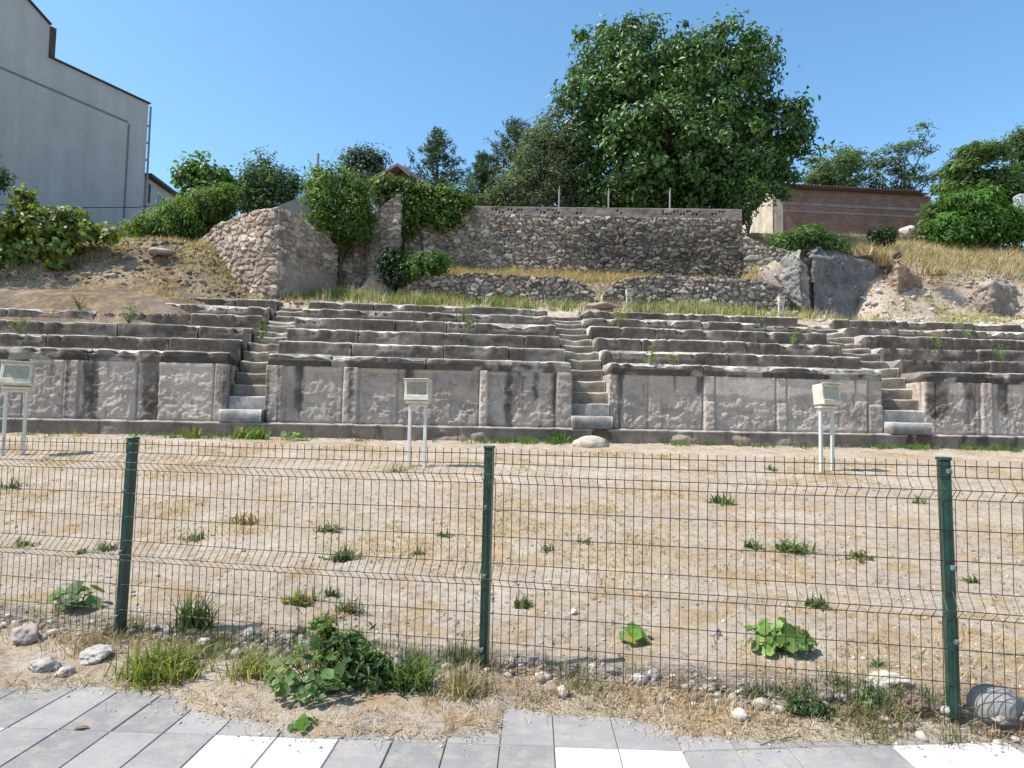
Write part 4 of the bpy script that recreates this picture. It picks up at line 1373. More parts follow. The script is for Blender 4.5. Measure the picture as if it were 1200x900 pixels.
def build_grass():
    def field(x, y):
        fe = y - (FY0 + FSL * x); u, v = uv(x, y)
        return (fe > 0) * (v < -.5) * (.05 + sstep(.0, .5, fbm(x * .9, y * .9, seed=63, oct=5)) * .9)
    tufts('dry_grass', 9500, (-13, 14, 3, 17), field, 8, (.02, .055), .008, [(.36, .25, .12), (.30, .20, .095), (.44, .33, .17), (.26, .19, .10), (.50, .41, .25)], 101, .05, 1.3, .9)
    tufts('dry_seedlings', 800, (-9, 10, 3.4, 13), lambda x, y: ((y - (FY0 + FSL * x)) > .1) * (.1 + sstep(-.1, .4, fbm(x * .6, y * .6, seed=66, oct=3))), 6, (.02, .05), .009, [(.16, .17, .07), (.20, .18, .08), (.13, .15, .07)], 113, .02, 1.5, .8, 'leaf')
    # straw litter lying flat over the field
    tufts('straw_litter', 9000, (-6, 6.5, 3.0, 10), lambda x, y: ((y - (FY0 + FSL * x)) > -.35) * .6, 2, (.04, .13), .004, [(.55, .45, .28), (.45, .33, .17)], 102, .08, 7.0, 1.5)

    tufts('verge_weeds', 230, (-3.6, 4.4, 2.9, 5.3), lambda x, y: np.exp(-(((y - (FY0 + FSL * x)) + .02) / .16) ** 2) * sstep(-.1, .3, fbm(x * 2.8, y * 2.8, seed=125, oct=3)), 22, (.04, .13), .006, [(.12, .14, .07), (.15, .16, .08), (.10, .13, .05), (.20, .18, .09)], 112, .035, 1.0, .8, 'leaf')

    def verge(x, y):
        fe = y - (FY0 + FSL * x); e = y - np.interp(x, EX, EY)
        return np.exp(-((fe + .12) / .20) ** 2) * (e > .05) * (.25 + .9 * sstep(-.2, .4, fbm(x * 2.2, y * 2.2, seed=121, oct=3)))
    VS = [(.40, .30, .18), (.31, .21, .12), (.48, .39, .26), (.22, .15, .09)]
    tufts('dry_verge_grass', 560, (-3.6, 4.4, 2.8, 5.3), verge, 11, (.03, .11), .0045, VS, 103, .05, .9, .8)
    tufts('verge_straw', 950, (-3.6, 4.2, 2.8, 5.3), lambda x, y: np.exp(-(((y - np.interp(x, EX, EY)) - .10) / .13) ** 2), 4, (.05, .17), .004, [(.52, .43, .29), (.40, .30, .18), (.28, .19, .11), (.34, .24, .14)], 104, .06, 6.0, 1.5)
    # small green sprinkling near the theatre foot
    tufts('foot_grass', 330, (-14, 16, 15.0, 18.2), lambda x, y: np.exp(-((uv(x, y)[1] + .62) / .22) ** 2) * (.15 + sstep(0, .4, fbm(x * .8, y * .8, seed=131, oct=3))), 16, (.06, .2), .014, GREEN + LIME[:1], 105, .09, .6, .6, 'leaf')
    # terrace grass before the low walls
    tufts('terrace_grass', 1500, (-7.5, 13.5, 21.8, 25), lambda x, y: (1 - .75 * sstep(7, 9, x)) * (uv(x, y)[1] > 5.6) * (uv(x, y)[1] < 7.2) * (.08 + 1.0 * sstep(-.2, .3, fbm(x * .9, y * 1.1, seed=141, oct=3))), 13, (.10, .5), .018, LIME + STRAW[:2] + GREEN[:1], 106, .14, .45, .6, 'straw')
    tufts('ledge_grass', 1500, (-4.5, 9.5, 24.4, 26.2), lambda x, y: (uv(x, y)[1] > 7.4) * (uv(x, y)[1] < 9.2) * 1.0, 14, (.12, .4), .018, [(.46, .35, .19), (.42, .31, .15), (.38, .31, .16)], 107, .14, .6, .8)
    # left mound: dry stems, right slope: long golden grass
    tufts('mound_grass', 1700, (-18, -6.5, 20.0, 25.5), lambda x, y: (uv(x, y)[1] > 3.9) * (.2 + sstep(-.1, .4, fbm(x * .9, y * .9, seed=151, oct=3))), 10, (.07, .26), .016, STRAW + [(.22, .22, .08)], 108, .14, 1.2, 1.0)
    tufts('slope_grass', 4200, (9.5, 26, 24.5, 36), lambda x, y: (uv(x, y)[1] > 8.3) * .8, 12, (.2, .55), .022, [(.41, .34, .21), (.36, .28, .155), (.24, .25, .12), (.39, .33, .21), (.32, .22, .12)], 109, .2, .5, .9, 'straw', (.35, 0, 0))
    tufts('slope_tussocks', 420, (9.2, 24, 22, 26), lambda x, y: (uv(x, y)[1] > 5.6) * (uv(x, y)[1] < 8.6) * (.1 + sstep(0, .4, fbm(x * .9, y * .9, seed=161, oct=3))), 12, (.1, .35), .018, LIME[1:] + STRAW[:2], 110, .15, .7, .7)
    tufts('crest_grass', 700, (-11.5, -6.5, 23.0, 27), lambda x, y: (uv(x, y)[1] > 7.6) * 1.0, 12, (.15, .45), .018, STRAW[:2] + LIME[1:], 111, .12, .6, .7)


build_grass()


def build_gravel():
    rng = np.random.default_rng(201)

    def bed(name, n, area, dens, smin, smax, cols, seed):
        rng = np.random.default_rng(seed)
        p = scatter(n, *area, dens, rng)
        v, f = ICO[1]
        s = smin * (smax / smin) ** (rng.random(len(p)) ** 2.2)
        sc3 = s[:, None] * rng.uniform(.6, 1.2, (len(p), 3)) * np.array([1, 1, .65])
        jit = 1 + rng.uniform(-.22, .22, (len(p), len(v), 1))
        an = rng.uniform(0, 6.28, len(p)); ca, sa = np.cos(an)[:, None], np.sin(an)[:, None]
        q = v[None] * jit * sc3[:, None, :]
        qx = q[..., 0] * ca - q[..., 1] * sa; qy = q[..., 0] * sa + q[..., 1] * ca
        z = np.maximum(terrain(p[:, 0], p[:, 1]), -.0) + sc3[:, 2] * .25
        V = np.stack([qx + p[:, 0, None], qy + p[:, 1, None], q[..., 2] + z[:, None]], -1).reshape(-1, 3)
        Fc = (f[None] + (np.arange(len(p)) * len(v))[:, None, None]).reshape(-1, 3)
        cols = np.array(cols); c = cols[rng.integers(0, len(cols), len(p))] * rng.uniform(.7, 1.25, (len(p), 1))
        kind(mesh_np(name, V, Fc, M['rubble'], color=np.repeat(c, len(v), 0)), 'stuff')
    PEB = [(.40, .35, .29), (.34, .29, .24), (.46, .42, .37), (.27, .225, .19), (.36, .30, .235)]
    bed('gravel', 12000, (-9, 9.5, 3.0, 13), lambda x, y: ((y - (FY0 + FSL * x)) > -.1) * np.exp(-(y - 3) / 6.), (.005), .022, PEB, 202)
    bed('rubble', 1300, (-3.6, 4.3, 2.9, 5.3), lambda x, y: np.exp(-(((y - (FY0 + FSL * x)) - .02) / .13) ** 2) * (.08 + 1.2 * sstep(-.05, .35, fbm(x * 1.4 + 3, y * 1.0, seed=211, oct=3))), .018, .06, [(.41, .37, .33), (.31, .28, .25), (.48, .45, .40), (.24, .205, .18), (.20, .17, .145)], 203)
    bed('verge_gravel', 1500, (-3.4, 4.2, 2.7, 5), lambda x, y: np.exp(-(((y - np.interp(x, EX, EY)) - .06) / .12) ** 2), .003, .012, PEB, 204)
    bed('slope_scree', 1500, (9, 22, 22, 27), lambda x, y: (uv(x, y)[1] > 5.2) * (uv(x, y)[1] < 9) * 1.0, .03, .16, [(.46, .40, .36), (.38, .33, .30), (.52, .47, .42)], 205)
    bed('mound_clods', 1600, (-17, -6.5, 20, 24.5), lambda x, y: (uv(x, y)[1] > 4.6) * 1.0, .03, .14, [(.17, .125, .09), (.23, .18, .135), (.13, .095, .07), (.34, .29, .24)], 206)


build_gravel()


# ------------------------------------------------------------------ single plants
def disc_leaf(c, nrm, r, rng):
    """round lobed leaf as a fan, slightly cupped"""
    nrm = unit(np.asarray(nrm)[None])[0]
    a = np.cross(nrm, rng.normal(size=3)); a /= np.linalg.norm(a); b = np.cross(nrm, a)
    n = 10
    vs = [c - nrm * r * .12]
    for k in range(n):
        t = 2 * math.pi * k / n + .3
        rr = r * (1 - .14 * (k % 2)) * (.55 if k == 0 else 1)
        vs.append(c + (a * math.cos(t) + b * math.sin(t)) * rr + nrm * r * .06 * math.sin(3 * t))
    fs = [(0, 1 + k, 1 + (k + 1) % n) for k in range(n)]
    return vs, fs


def broadleaf(name, label, px, py, wpx, seed, nleaf=16, rpx=9, hpx=None, col=(.11, .20, .035), cat='weed', group=None):
    g = G(px, py); k = g[1] / F
    rng = np.random.default_rng(seed)
    R_ = wpx * k / 2; H = (hpx or wpx * .6) * k
    V = []; Fc = []; Cc = []
    mb = MB()
    for i in range(nleaf):
        an = rng.uniform(0, 6.28); rad = R_ * math.sqrt(rng.random()); h = H * rng.uniform(.25, 1.0) * (1 - .4 * rad / R_)
        c = np.array([math.cos(an) * rad, math.sin(an) * rad * .8, h])
        gx = float(terrain(g[0] + c[0], g[1] + c[1])) - g[2]
        c[2] = max(c[2] + gx * .8, gx + .012)
        nrm = np.array([math.cos(an) * .6, math.sin(an) * .6 - .25, .9]) + rng.normal(size=3) * .3
        r = rpx * k * rng.uniform(.4, 1.35)
        vs, fs = disc_leaf(c, nrm, r, rng)
        b = len(V); V += vs; Fc += [[q + b for q in f] for f in fs]; Cc += [(np.array(col) if rng.random() > .04 else np.array([.24, .23, .06])) * rng.uniform(.55, 1.5)] * len(vs)
        mb.tube([np.array([0, 0, -.01]), c * .5 + np.array([0, 0, .02]), c], .0022, 4, cap=False)
    root = empty(name, g, 0, label, cat, group)
    mesh_np('leaf_mass', np.array(V), np.array(Fc), M['leaf'], color=np.array(Cc), parent=root, smooth=False)
    m = M['stem']
    mb.build('stem', m, root)
    return root


M['stem'] = simple('weed_stem', (.13, .16, .05), .6, .3, 20)


def grass_tuft(name, label, px, py, wpx, hpx, seed, cols, n=70, wid=.006, lean=.8, curl=.5, cat='grass tuft', group=None, base=None, mat='leaf', depth=None):
    g = G(px, py) if base is None else np.asarray(base, float)
    k = g[1] / F
    rng = np.random.default_rng(seed)
    sp = wpx * k * .22
    b = np.stack([rng.normal(size=n) * sp, rng.normal(size=n) * sp * .7, np.zeros(n)], -1)
    if base is None:
        b[:, 2] = terrain(g[0] + b[:, 0], g[1] + b[:, 1]) - g[2] - .004
    cols = np.array(cols); c = cols[rng.integers(0, len(cols), n)] * rng.uniform(.7, 1.3, (n, 1))
    v, f, cc = blades(b, hpx * k * rng.uniform(.45, 1.1, n), wid * (1.0 if py > 715 else 1.9) * rng.uniform(.6, 1.3, n), c, rng, lean, None, curl)
    o = mesh_np(name, v + g, f, M[mat], loc=g, color=cc * .9)
    return tag(o, label, cat, group)


def leafy_weed(name, label, base, lobes_px, n_clump, leaf, color, seed, cat='weed', per=30, rc=.05, aspect=.5, **kw):
    rng = np.random.default_rng(seed)
    v, f, c, cents = crown(lobes_px, n_clump, per, rc, leaf, color, rng, aspect=aspect, shell=.2, **kw)
    base = np.asarray(base, float)
    root = empty(name, base, 0, label, cat)
    mesh_np('leaf_mass', v - base, f, M['leaf'], color=c, parent=root)
    mb = MB()
    for i in rng.choice(len(cents), min(14, len(cents)), replace=False):
        e = cents[i] - base
        mb.tube([rng.normal(size=3) * .01 * np.array([1, 1, 0]), e * .5 + rng.normal(size=3) * .01, e], [.004 if base[1] < 8 else .012, .003 if base[1] < 8 else .009, .001], 4, cap=False)
    mb.build('stem', M['stem'], root)
    return root


def build_weeds():
    for px_, py_, dy_, w_, h_, lab_ in ((1012, 291, 26.5, 34, 22, 'golden dry tussock on the crest of the broad blue-grey rock face'), (1034, 303, 26.6, 34, 30, 'big golden dry tussock leaning over the left side of the brown earthy rock ridge'), (1098, 312, 26.2, 30, 16, 'dry straw tussock on the pale slope right of the brown rock ridge')):
        p_ = P(px_, py_, dy_); p_[2] = max(float(terrain(p_[0], p_[1], False)), p_[2] - .35)
        grass_tuft('dry_tussock', lab_, px_, py_, w_, h_, 470 + px_, STRAW, 420, .012, .9, .9, cat='dry grass', base=p_, mat='straw')
    GG = [(.11, .17, .055), (.14, .20, .07), (.085, .135, .05)]
    GB = [(.13, .155, .09), (.10, .13, .075), (.16, .17, .10)]
    YG = [(.20, .23, .05), (.14, .19, .04), (.28, .27, .08)]
    # big ones on the verge and by the fence
    broadleaf('mallow_weed', 'large round-leaved mallow weed inside the fence, left of the rightmost post', 914, 764, 76, 301, 100, 7.5, 38, (.14, .235, .05))
    broadleaf('mallow_weed', 'small mallow weed with a few dark leaves in the middle of the field', 742, 752, 38, 302, 12, 8, 20, (.10, .20, .03))
    broadleaf('mallow_weed', 'sprawling mallow weed on the verge trailing onto the paving', 366, 815, 112, 303, 150, 6.5, 62, (.10, .165, .05))
    g = G(408, 806)
    leafy_weed('leafy_weed', 'tall bushy green weed with narrow leaves crowding the sprawling mallow', g, [(g + np.array([0, 0, .17]), (.15, .12, .17)), (g + np.array([-.12, .05, .24]), (.10, .08, .12)), (g + np.array([.15, -.02, .10]), (.12, .09, .10))], 110, .055, (.085, .14, .045), 304 + 20, per=22, rc=.045, aspect=.3, ccol=(.16, .19, .05))
    broadleaf('trailing_mallow', 'two low mallow leaves lying at the paving edge', 360, 852, 40, 304, 7, 10, 12, (.10, .21, .03))
    broadleaf('mallow_weed', 'pale broad weed behind the fence left of the leftmost post', 92, 712, 60, 305, 26, 9, 30, (.11, .175, .055))
    grass_tuft('grass_clump', 'wide lime green grass clump on the verge right of the leftmost post', 188, 792, 100, 42, 306, YG, 620, .010, 1.3, 1.1)
    grass_tuft('grass_clump', 'yellowing grass clump between the lime clump and the sprawling mallow', 294, 792, 50, 38, 307, YG + STRAW[:1], 260, .008, 1.2, 1.0)
    grass_tuft('grass_clump', 'dark upright grass clump behind the sprawling mallow', 412, 795, 66, 52, 308, GG + YG[:1], 260, .009, 1.0, .8)
    grass_tuft('grass_clump', 'green leafy grass clump left of the middle fence post', 482, 806, 52, 46, 309, GG + YG[1:2], 300, .010, 1.1, .9)
    grass_tuft('grass_clump', 'grey-green thin grass clump with dry stalks beside the middle fence post', 545, 812, 56, 42, 310, GB + STRAW, 320, .005, 1.1, .9)
    grass_tuft('grass_clump', 'tall bluish grass clump just right of the leftmost post', 228, 738, 44, 50, 311, GG, 210, .010, .8, .7)
    leafy_weed('leafy_weed', 'small dark leafed weed at the mesh foot in front of the mallow weed', G(945, 838), [(G(945, 838) + np.array([0, 0, .03]), (.10, .06, .05))], 26, .035, (.06, .10, .035), 312, per=16, rc=.04)
    leafy_weed('leafy_weed', 'pale green weed climbing the mesh left of the brown stone', G(1020, 835), [(G(1020, 835) + np.array([0, 0, .05]), (.06, .05, .06))], 14, .035, (.10, .14, .05), 313, per=14, rc=.04)
    small = [
        ('spiky green tuft high in the field above the bushy grey-green tuft', 384, 623, 28, 20, GG, 60),
        ('bushy grey-green tuft directly below the spiky green tuft', 403, 657, 32, 24, GG + GB[:1], 90),
        ('small green tuft left of the top of the middle fence post', 521, 629, 16, 11, GG, 30),
        ('thin grey tuft below the small green tuft near the middle post', 490, 649, 14, 12, GB, 24),
        ('dark tuft with reddish base behind the sprawling mallow', 410, 716, 34, 26, GG + [(.16, .10, .05)], 80),
        ('yellowish tuft left of the dark red-based tuft', 352, 708, 40, 24, YG + STRAW[2:3], 80),
        ('round green tuft between the yellowish tuft and the red-based tuft', 388, 698, 18, 18, GG, 40),
        ('silvery spreading tuft just above the sprawling mallow', 382, 728, 26, 18, GB, 50),
        ('greyish green tuft right behind the sprawling mallow', 354, 748, 28, 26, GB + GG[:1], 60),
        ('dense grey-green tuft right of the middle fence post', 612, 711, 22, 20, GB + GG, 60),
        ('flat grey tuft in the field right of the leftmost post', 228, 633, 30, 14, GB, 50),
        ('brownish dry tuft at the left part of the field', 285, 613, 28, 20, [(.25, .22, .08), (.20, .15, .06)], 50),
        ('bright green tuft high in the field left of the right lamp', 848, 590, 32, 20, GG + YG[1:2], 70),
        ('narrow green tuft left of the biggest right-hand tuft', 880, 641, 22, 16, GG, 45),
        ('biggest vivid green tuft in the right half of the field', 928, 647, 36, 28, GG + YG[1:2], 110),
        ('faded green tuft near the rightmost post, right of the vivid tuft', 1006, 653, 32, 16, GB + YG[:1], 60),
        ('loose green tuft just above the large mallow weed', 956, 711, 28, 20, GG, 50),
        ('short yellow-green tuft right below the large mallow weed', 984, 802, 20, 14, YG, 36),
        ('dark slanted tuft beside the cream slab', 1024, 781, 26, 14, GG, 36),
        ('tiny pale tuft near the left edge of the field', 30, 640, 26, 14, GB + YG[:1], 44),
        ('grey bushy tuft at the left edge close under the fence top', 14, 571, 30, 16, GB, 50),
        ('grey-green tuft touching the leftmost fence post', 128, 645, 28, 16, GB, 50),
        ('small dark tuft left of the leftmost fence post', 95, 649, 14, 11, GG, 24),
        ('grassy tuft in the field behind the right lamp', 1000, 552, 24, 9, GG + YG, 34),
        ('green tuft on the far field left of the right lamp legs', 905, 551, 20, 10, GG, 34),
        ('low sparse tuft in the centre of the field', 682, 636, 22, 14, GB + STRAW[:1], 30),
        ('thin twiggy tuft left of the centre tuft', 640, 645, 18, 16, GB + STRAW[1:2], 24),
        ('green tuft behind the rightmost fence post', 1135, 682, 20, 14, GG, 36),
        ('small green tuft behind the right fence panel', 1075, 590, 22, 12, GB + GG[:1], 30),
        ('low tuft beside the legs of the middle lamp', 462, 552, 30, 10, GG + YG[:1], 40)]
    for i, (lab, px, py, w, h, cols, n) in enumerate(small):
        grass_tuft('grass_tuft', lab, px, py, w * 1.05, h * .85, 330 + i, cols, int(n * 1.1), .012 if py > 600 else .014, 2.6, .7, group='weed tufts in the sandy field')
    # weeds rooted in the seats and at the podium foot
    def on_row(px, k, off=.12):
        q = (px - 600) / F
        v = ROWV[k] + off
        # solve u on the row line for the pixel column
        yy = (17 + v / TU[0]) / (1 - .0882 * q)
        x = q * yy
        return np.array([x, yy, ROWZ[k]])
    seatw = [
        ('yellow flowering weed at the left end of the upper seats', 88, 3, 34, 24, YG), ('pale weed on the front seats near the left edge', 20, 1, 30, 26, YG + GG),
        ('bushy green weed on the seats left of the left stairway', 146, 2, 34, 24, GG + YG), ('tall thin weed growing in the left stairway', 303, 1, 16, 34, YG + GG),
        ('wispy weed on the upper seats midway between left and middle stairways', 540, 3, 22, 26, YG), ('lanky weed above the second seat row left of the middle stairway', 548, 2, 24, 30, YG + GG),
        ('golden weed on the seats right of the middle stairway', 724, 3, 26, 28, YG + STRAW[:1]), ('small yellow weed on the front seats right of the middle stairway', 762, 0, 26, 20, YG),
        ('sparse weed right of the small yellow weed on the front seats', 790, 0, 14, 16, YG), ('green weed on the top seats left of the right stairway', 892, 4, 22, 14, GG),
        ('leafy weed on the upper seats right of the right stairway', 1135, 3, 30, 30, YG + GG), ('bushy yellow weed in the middle seats near the right edge', 1102, 2, 26, 24, YG),
        ('tall green weed on the front seats near the right edge', 1178, 1, 30, 32, GG + YG), ('dry weed on the middle seats left of the right stairway', 930, 2, 20, 18, STRAW[:2] + YG)]
    for i, (lab, px, k, w, h, cols) in enumerate(seatw):
        b = on_row(px, k); rng = np.random.default_rng(400 + i); kk = b[1] / F
        leafy_weed('seat_weed', lab, b, [(b + np.array([rng.normal() * .05, 0, h * kk * .5]), (w * kk * .4, w * kk * .3, h * kk * .5))], 16, .07, np.array(cols[i % len(cols)]) * .9, 400 + i, per=7, rc=.09, aspect=.4)
    for lab, px, py, w, h, cols, n in (
            ('bright green weed below the left stairway', 300, 514, 34, 18, [(.12, .24, .04), (.16, .26, .05)], 70), ('upright grass at the plinth below the left stairway', 283, 514, 26, 18, GG + YG, 40),
            ('green grass tuft at the plinth left of the middle stairway', 655, 518, 34, 16, [(.07, .15, .03), (.10, .18, .04)], 80), ('lush weed tuft at the plinth near the left edge', 226, 512, 24, 14, YG, 50)):
        grass_tuft('plinth_weed', lab, px, py, w, h, 450 + px, cols, n, .022, .7, .5, cat='weed')
    broadleaf('plinth_leafy_weed', 'round-leaved weed at the plinth right of the left stairway', 345, 516, 26, 460, 18, 4.0, 13, (.14, .22, .07))


build_weeds()


# ------------------------------------------------------------------ wire mesh fence
def build_fence():
    d = np.array([1, FSL, 0]); d /= np.linalg.norm(d)
    nrm = np.array([d[1], -d[0], 0]); nrm = -nrm if nrm[1] > 0 else nrm     # towards the street
    xs = [-5.02, -2.572, -.136, 2.283, 4.724]
    TOP = 1.367
    o0 = np.array([xs[2], FY0 + FSL * xs[2], 0])
    root = empty('wire_fence', o0, 0, 'green wire mesh fence with folded panels and three visible square posts', 'fence')
    rot = np.array([[d[0], nrm[0], 0], [d[1], nrm[1], 0], [0, 0, 1]])
    leans = [0, .014, .006, -.02, 0]
    posts = []
    for i, x in enumerate(xs):
        c = np.array([x, FY0 + FSL * x, 0]) - o0
        mb = MB()
        h = TOP + .22
        # post leans slightly outward like the real ones
        sh = np.eye(3); sh[0, 2] = leans[i]
        mb.box(c + np.array([leans[i] * (TOP - h / 2), 0, TOP - h / 2]), (.05, .062, h), sh @ rot, bev=.006)
        pst = mb.build('post', M['green_paint'], root)
        cb = MB(); cb.box(c + np.array([leans[i] * TOP, 0, TOP + .008]), (.058, .07, .018), rot, bev=.004); cb.build('cap', M['green_paint'], pst)
        for z in ((.20, .62, 1.02) if i != 3 else (.45, .82, 1.31)):
            kb = MB(); kb.box(c + nrm * .036 + d * (.012 if i == 3 else -.004) + np.array([leans[i] * z, 0, z]), (.026, .02, .028), rot, bev=.005)
            kb.tube([c + nrm * .046 + d * (.012 if i == 3 else -.004) + np.array([leans[i] * z, 0, z]), c + nrm * .054 + d * (.012 if i == 3 else -.004) + np.array([leans[i] * z, 0, z])], .007, 8)
            kb.build('clamp', M['bolt'], pst)
    # folded mesh panels
    hz = [TOP - .027 - q for q in (0, .058, .120, .173, .328, .483, .638, .718, .768, .926, 1.09, 1.25, 1.33)]
    rngp = np.random.default_rng(9)

    def fold(z):
        t = TOP - .027 - z
        out = .07 * (np.interp(t, [.058, .120, .173], [0, 1, 0]) + np.interp(t, [.638, .718, .768], [0, 1, 0]))
        return out
    for i in range(4):
        a = np.array([xs[i], FY0 + FSL * xs[i], 0]) - o0; b = np.array([xs[i + 1], FY0 + FSL * xs[i + 1], 0]) - o0
        Ln = np.linalg.norm(b - a)
        if i == 0:
            pass
        nw = int(Ln / .05)
        mb = MB()
        off = .040
        sag = rngp.uniform(-.006, .006, 4)
        bow = lambda s: .012 * math.sin(math.pi * s / Ln) * (1 if i % 2 else -1)
        zz = [TOP + .003] + [TOP - .027, TOP - .085, TOP - .147, TOP - .2, TOP - .51, TOP - .665, TOP - .745, TOP - .795, TOP - 1.12, TOP - 1.36]
        for k in range(nw + 1):
            s = .01 + (Ln - .02) * k / nw
            p = a + d * s
            pts = [p + nrm * (off + .003 + fold(z) + bow(s)) + np.array([0, 0, z - .006 * math.sin(math.pi * s / Ln)]) for z in zz]
            mb.tube(pts, .00225, 4, cap=False)
        for z in hz:
            pts = []
            for s in np.linspace(-.01, Ln + .01, 9):
                pts.append(a + d * s + nrm * (off - .001 + fold(z) + bow(s)) + np.array([0, 0, z - .006 * math.sin(math.pi * max(0, min(Ln, s)) / Ln)]))
            mb.tube(pts, .0024, 4, cap=False)
        mb.build('mesh_panel', M['wire'], root)


build_fence()


# ------------------------------------------------------------------ floodlights
def floodlight(label, base, h, rz, tilt, head_w=.42, open_face=True):
    root = empty('floodlight', base, rz, label, 'floodlight', 'floodlights of the theatre')
    lw = head_w * .62
    hb = h - head_w * .92
    for s in (-1, 1):
        mb = MB(); mb.box((s * lw / 2, 0, hb / 2 - .1), (.055, .055, hb + .2), bev=.006); mb.build('leg', M['white_leg'], root)
    mb = MB(); mb.box((0, 0, hb - .02), (lw - .057, .05, .05), bev=.005); mb.build('crossbar', M['white_leg'], root)
    mb = MB(); mb.box((0, 0, hb + .035), (head_w * .9, .16, .05), bev=.01)
    mb.tube([(-head_w * .46, 0, hb + .09), (head_w * .46, 0, hb + .09)], .03, 8)
    mb.build('bracket', M['cream'], root)
    ct, st_ = math.cos(tilt), math.sin(tilt)
    rot = np.array([[1, 0, 0], [0, ct, -st_], [0, st_, ct]])
    c = np.array([0, 0, hb + .06 + head_w * .42])
    hs = np.array([head_w, head_w * .45, head_w * .82])
    mb = MB()
    mb.box(c, hs, rot, bev=.018)
    # frame round the glass and chin
    fr = -hs[1] / 2 - .006
    for q, sz in (((0, fr, hs[2] * .42), (hs[0] * .98, .03, hs[2] * .13)), ((-hs[0] * .43, fr, .03), (hs[0] * .11, .028, hs[2] * .70)), ((hs[0] * .43, fr, .03), (hs[0] * .11, .028, hs[2] * .70)), ((0, fr - .006, -hs[2] * .37), (hs[0] * .97, .05, hs[2] * .24))):
        mb.box(c + rot @ np.array(q), sz, rot, bev=.008)
    mb.box(c + rot @ np.array((0, -hs[1] / 2 - .04, hs[2] * .5)), (hs[0] * .99, .11, .014), rot, bev=.004)
    hd = mb.build('housing', M['cream'], root)
    mb = MB(); mb.box(c + rot @ np.array((0, fr + .006, .035)), (hs[0] * .74, .012, hs[2] * .58), rot); mb.build('lens', M['lens'], hd)
    if open_face:
        mb = MB()
        for k in range(9):
            mb.box(c + rot @ np.array(((k - 4) * hs[0] * .083, fr - .006, .035)), (.006, .01, hs[2] * .57), rot)
        mb.build('grille', M['lens'], hd)


def build_lamps():
    def at(px, pyb, pyt, rz, tilt, lab, grill=True):
        g = G(px, pyb) if pyb > 400 else gz(P(px, pyb, 23.85)); top = P(px, pyt, g[1])
        h = top[2] - g[2] if pyb > 400 else .70
        floodlight(lab, g, h, rz, tilt, (.30 if pyb > 400 else .34) * h, grill)
    at(488, 547, 446, R(-8), R(0), 'cream floodlight with a slatted face standing before the podium left of the middle stairway')
    at(15, 533, 428, R(25), R(-16), 'cream floodlight tilted back at the left edge of the picture', False)
    at(969, 552, 452, R(24), R(-6), 'cream floodlight turned sideways in front of the podium near the right stairway', False)
    at(737, 347, 329, R(10), R(0), 'small cream floodlight on the upper terrace before the low dry stone wall', False)
    at(915, 350, 328, R(15), R(0), 'small cream floodlight on the upper terrace beside the rock outcrop', False)


build_lamps()


